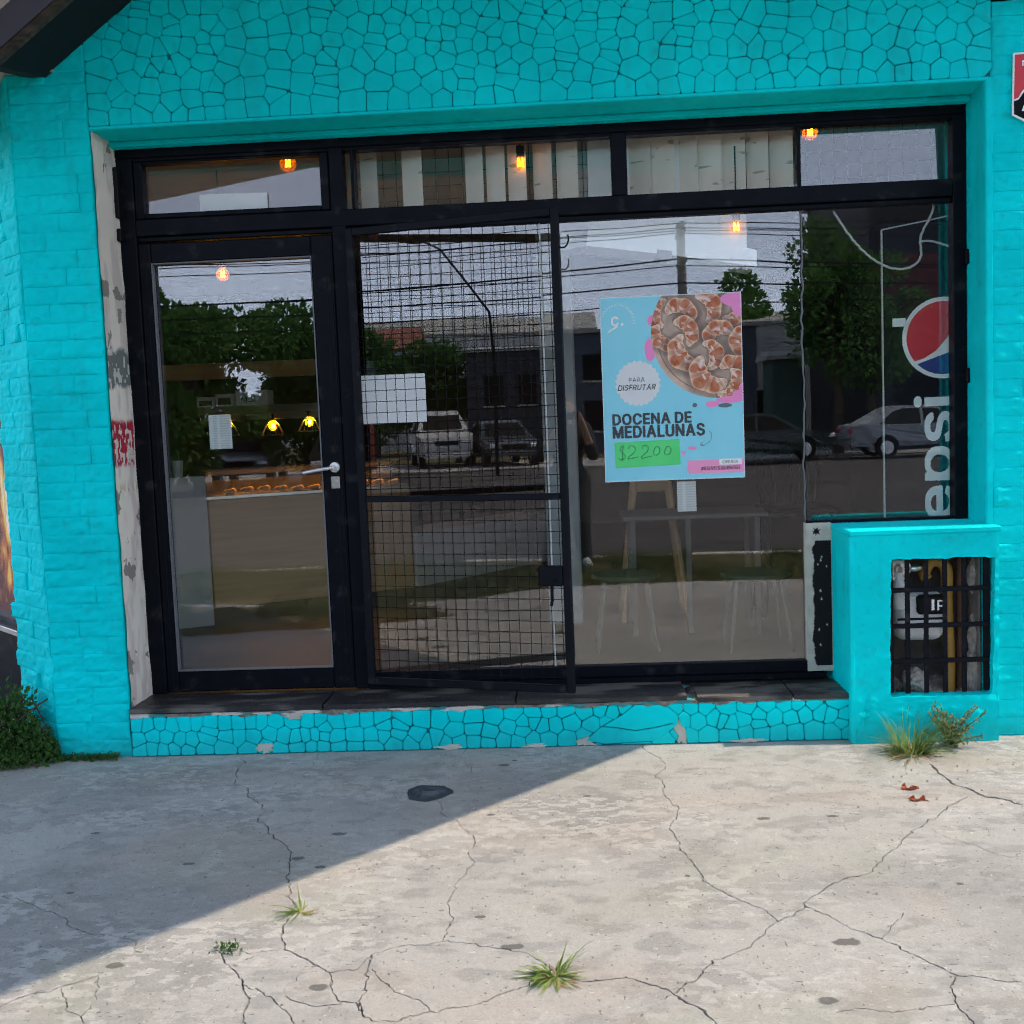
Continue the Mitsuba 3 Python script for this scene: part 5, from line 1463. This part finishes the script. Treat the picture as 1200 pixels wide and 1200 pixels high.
def pole(key, label, x, y, h, r0=.14, r1=.09, cross=True):
    key = thing(key, label, "pole")
    add(key + "__mast", mv(lathe([(0, -.1), (r0, -.1), (r1, h), (0, h + .02)], 14), x, y, 0), "mat_rubble", smooth=40)
    if cross:
        for z in (h - .25, h - .9):
            add(key + "__cross_arm", bx(x - .06, x + .06, y - .6, y + .6, z, z + .1, .01), "mat_bark")
        for q in (-.5, -.2, .2, .5):
            add(key + "__insulator", mv(trimesh.creation.cylinder(.04, .14, sections=10), x, y + q, h - .08), "mat_white_dim", smooth=40)
    return x, y, h


P1 = pole("utility_pole", "grey utility pole with two cross arms across the road, right of the lamp", 2.5, -19.0, 5.6)
P2 = pole("utility_pole", "grey utility pole far to the left of the road", -26, -17.5, 6.2)
P3 = pole("utility_pole", "grey utility pole far to the right of the road", 30, -20.0, 6.2)
P4 = pole("utility_pole", "tall slim pole on the verge at the left", -14, -20, 6.5, .11, .08, False)


def wire(label, a, b, sag, r):
    s = np.linspace(0, 1, 26)
    q = np.outer(1 - s, a) + np.outer(s, b)
    q[:, 2] -= sag * 4 * s * (1 - s)
    add("overhead_wire", tube(q, r * .62, 5), "mat_black", label=label, cat="wire", group="overhead wires along the road")


for k, (z, yo, sag, r) in enumerate(((5.55, .5, .55, .018), (5.5, .2, .62, .018), (5.5, -.2, .5, .018), (5.5, -.5, .7, .018), (4.8, .4, .75, .03), (4.75, -.4, .6, .02), (4.3, .1, .5, .028), (3.9, 0, .4, .02))):
    nth = ("topmost", "second", "third", "fourth", "fifth", "sixth", "seventh", "lowest")[k]
    wire(nth + " overhead wire from the top on the left span of the utility poles", (-26, -17.5 + yo, z + .5), (2.5, -19 + yo, z), sag, r)
    wire(nth + " overhead wire from the top on the right span of the utility poles", (2.5, -19 + yo, z), (30, -20 + yo, z + .5), sag, r)
s = np.linspace(0, 1, 30)
for k, (o, r) in enumerate(((0, .021), (.09, .016), (-.22, .007))):
    q = np.outer(1 - s, (-16.7, -20.2, 5.1 + o)) + np.outer(s, (GX, TIP + .1, 5.05 + o * .3))
    q[:, 2] -= .42 * 4 * s * (1 - s)
    add("service_cable", tube(q, r, 6), "mat_black", label=("thickest of the three", "upper of the three", "thinnest of the three")[k] + " black cables from the slim pole to the gable roof", cat="cable", group="service cables to the roof")
LA = thing("street_lamp", "street lamp with a long leaning arm across the road", "street lamp")
lp0 = np.array([-1.9, -24.0, 0])
add("street_lamp__mast", tube(np.array([lp0, lp0 + [0, 0, 3.2], lp0 + [-.05, 0, 4.4], lp0 + [-.6, 0, 5.2], lp0 + [-1.3, 0, 6.1], lp0 + [-1.75, 0, 6.32]]), [.045, .04, .035, .03, .028, .025], 8), "mat_iron", smooth=40)
add("street_lamp__head", mv(lump((0, 0, 0), .22, 4, (1.5, .6, .35)), *(lp0 + [-2.0, 0, 6.35])), "mat_iron", smooth=40)

# ------------------------------------------------------------------ the person taking the picture
PN = thing("person", "person in a dark top and dark trousers holding up a phone with both hands", "person")


def chain(joints, bones, n=0.02, it=8):
    hull = []
    for a, b in bones:
        (pa, ra), (pb, rb_) = joints[a], joints[b]
        hull.append(m3.Manifold.hull(m3.Manifold.sphere(ra, 20).translate(list(pa)) + m3.Manifold.sphere(rb_, 20).translate(list(pb))))
    m = m3.Manifold.batch_boolean(hull, m3.OpType.Add).refine_to_length(n).to_mesh()
    t = trimesh.Trimesh(m.vert_properties[:, :3], m.tri_verts)
    trimesh.smoothing.filter_taubin(t, iterations=it)
    return t


fwd = cf / np.linalg.norm(cf)
side_ = cr
bxx, byy = -0.05, -5.52
hand = {}
J = dict(pel=((bxx, byy, .95), .15), hipL=((bxx - .10, byy, .90), .105), hipR=((bxx + .10, byy, .90), .105), kneeL=((bxx - .13, byy + .03, .49), .068), kneeR=((bxx + .12, byy + .05, .49), .068),
         ankL=((bxx - .16, byy - .02, .09), .048), ankR=((bxx + .14, byy + .02, .09), .048), waist=((bxx, byy, 1.08), .135), chest=((bxx, byy - .01, 1.30), .15), shL=((bxx - .175, byy - .01, 1.40), .068), shR=((bxx + .175, byy - .01, 1.40), .068),
         elL=((bxx - .25, byy + .10, 1.14), .045), elR=((bxx + .25, byy + .10, 1.14), .045), wrL=((-.105, -5.175, 1.475), .027), wrR=((.105, -5.175, 1.475), .029), neck=((bxx, byy, 1.46), .058), head0=((bxx, byy + .02, 1.55), .062), head1=((bxx, byy + .015, 1.635), .085), chin=((bxx, byy + .065, 1.535), .035), nose=((bxx, byy + .112, 1.60), .012))
ftL, ftR = ((bxx - .18, byy + .13, .045), .04), ((bxx + .18, byy + .17, .045), .04)
skin = chain({**J}, [("neck", "head0"), ("head0", "head1"), ("chin", "head0"), ("chin", "head1"), ("nose", "head1"), ("neck", "chest"), ("shL", "elL"), ("elL", "wrL"), ("shR", "elR"), ("elR", "wrR"), ("chest", "shL"), ("chest", "shR"), ("chest", "waist"), ("waist", "pel"), ("pel", "hipL"), ("pel", "hipR"), ("hipL", "kneeL"), ("hipR", "kneeR"), ("kneeL", "ankL"), ("kneeR", "ankR")])
mat("mat_skin", lambda p, n, uv: mix((0.42, 0.24, 0.17), (0.48, 0.29, 0.21), noise(p.x * 20, p.y * 20, p.z * 20)), 0.5)
mat("mat_top", lambda p, n, uv: mix((0.02, 0.02, 0.022), (0.035, 0.033, 0.035), fbm(p.x * 20, p.y * 20, p.z * 20, 3)), 0.8)
mat("mat_trousers", lambda p, n, uv: mix((0.03, 0.04, 0.035), (0.05, 0.06, 0.052), fbm(p.x * 20, p.y * 20, p.z * 8, 3)), 0.8)
mat("mat_hair", (0.10, 0.045, 0.02), 0.6)
# hands: palm and five fingers each, closed on the phone's edges
hj = [skin]
for sg, w in ((-1, "wrL"), (1, "wrR")):
    w0 = np.array(J[w][0])
    palm = np.array([sg * .088, -5.150, 1.515])
    jj = {"w": (w0, .027), "p": (palm, .024), "k": (palm + [sg * -.002, .018, .03], .018)}
    bb = [("w", "p"), ("p", "k")]
    for f in range(4):
        b0 = palm + np.array([sg * .004, .012, -.012 + f * .018])
        jj[f"a{f}"] = (b0, .0095)
        jj[f"b{f}"] = (b0 + [sg * -.004, .024, .008], .0085)
        jj[f"c{f}"] = (b0 + [sg * -.018, .032 - .002 * f, .012], .0075)
        bb += [("p", f"a{f}"), (f"a{f}", f"b{f}"), (f"b{f}", f"c{f}")]
    jj["t0"], jj["t1"], jj["t2"] = (palm + [sg * -.008, -.014, -.012], .012), (palm + [sg * -.026, -.020, .014], .0105), (palm + [sg * -.042, -.016, .034], .009)
    bb += [("p", "t0"), ("t0", "t1"), ("t1", "t2")]
    hj.append(chain(jj, bb, 0.006, 4))
add("person__body", cat_(hj), "mat_skin", smooth=True)
K = {k: (v[0], v[1] + .012) for k, v in J.items()}
K["hem"] = ((bxx, byy, .93), .165)
mid = lambda a, b, t, r: (tuple(np.array(J[a][0]) * (1 - t) + np.array(J[b][0]) * t), r)  # noqa: E731
K["slL"], K["slR"] = mid("elL", "wrL", .3, .052), mid("elR", "wrR", .3, .052)
K["col"] = ((bxx, byy, 1.43), .07)
add("person__top", chain(K, [("hem", "waist"), ("waist", "chest"), ("chest", "shL"), ("chest", "shR"), ("shL", "elL"), ("shR", "elR"), ("elL", "slL"), ("elR", "slR"), ("chest", "col"), ("shL", "shR")]), "mat_top", smooth=True)
K2 = {k: (v[0], v[1] + .022) for k, v in J.items()}
K2["ankL"], K2["ankR"] = ((J["ankL"][0][0], J["ankL"][0][1], .10), .082), ((J["ankR"][0][0], J["ankR"][0][1], .10), .082)
add("person__trousers", chain(K2, [("pel", "hipL"), ("pel", "hipR"), ("hipL", "kneeL"), ("hipR", "kneeR"), ("kneeL", "ankL"), ("kneeR", "ankR"), ("hipL", "hipR")]), "mat_trousers", smooth=True)
for a, f in (("ankL", ftL), ("ankR", ftR)):
    add("person__shoe", chain({"a": ((J[a][0][0], J[a][0][1] - .03, .05), .046), "b": f, "c": (J[a][0], .045)}, [("a", "b"), ("a", "c"), ("c", "b")], .015, 3), "mat_white_dim", smooth=True)
hr = chain({"a": ((bxx, byy - .01, 1.665), .095), "b": ((bxx, byy - .045, 1.60), .085), "c": ((bxx, byy - .06, 1.50), .06), "d": ((bxx - .06, byy - .01, 1.56), .035), "e": ((bxx + .06, byy - .01, 1.56), .035)}, [("a", "b"), ("b", "c"), ("b", "d"), ("b", "e")], .02, 5)
add("person__hair", hr, "mat_hair", smooth=True)
for s in (-1, 1):
    add("person__eye", mv(trimesh.creation.icosphere(2, .012), bxx + s * .031, byy + .089, 1.612), "mat_black", smooth=True)
    add("person__ear", mv(trimesh.creation.icosphere(2, 1.0).apply_scale([.012, .02, .032]), bxx + s * .088, byy + .01, 1.60), "mat_skin", smooth=True)
add("person__mouth", mv(trimesh.creation.icosphere(2, 1.0).apply_scale([.022, .006, .006]), bxx, byy + .099, 1.553), "mat_red", smooth=True)
M4 = np.eye(4)
M4[:3, 0], M4[:3, 1], M4[:3, 2] = cr, cf, np.cross(cr, cf)
ph = bx(-.074, .074, -.012, -.004, -.05, .026, .003)
ph.apply_transform(M4)
add("phone", mv(ph, *cam), "mat_frame", label="dark phone held up in both hands by the person on the verge", cat="phone")
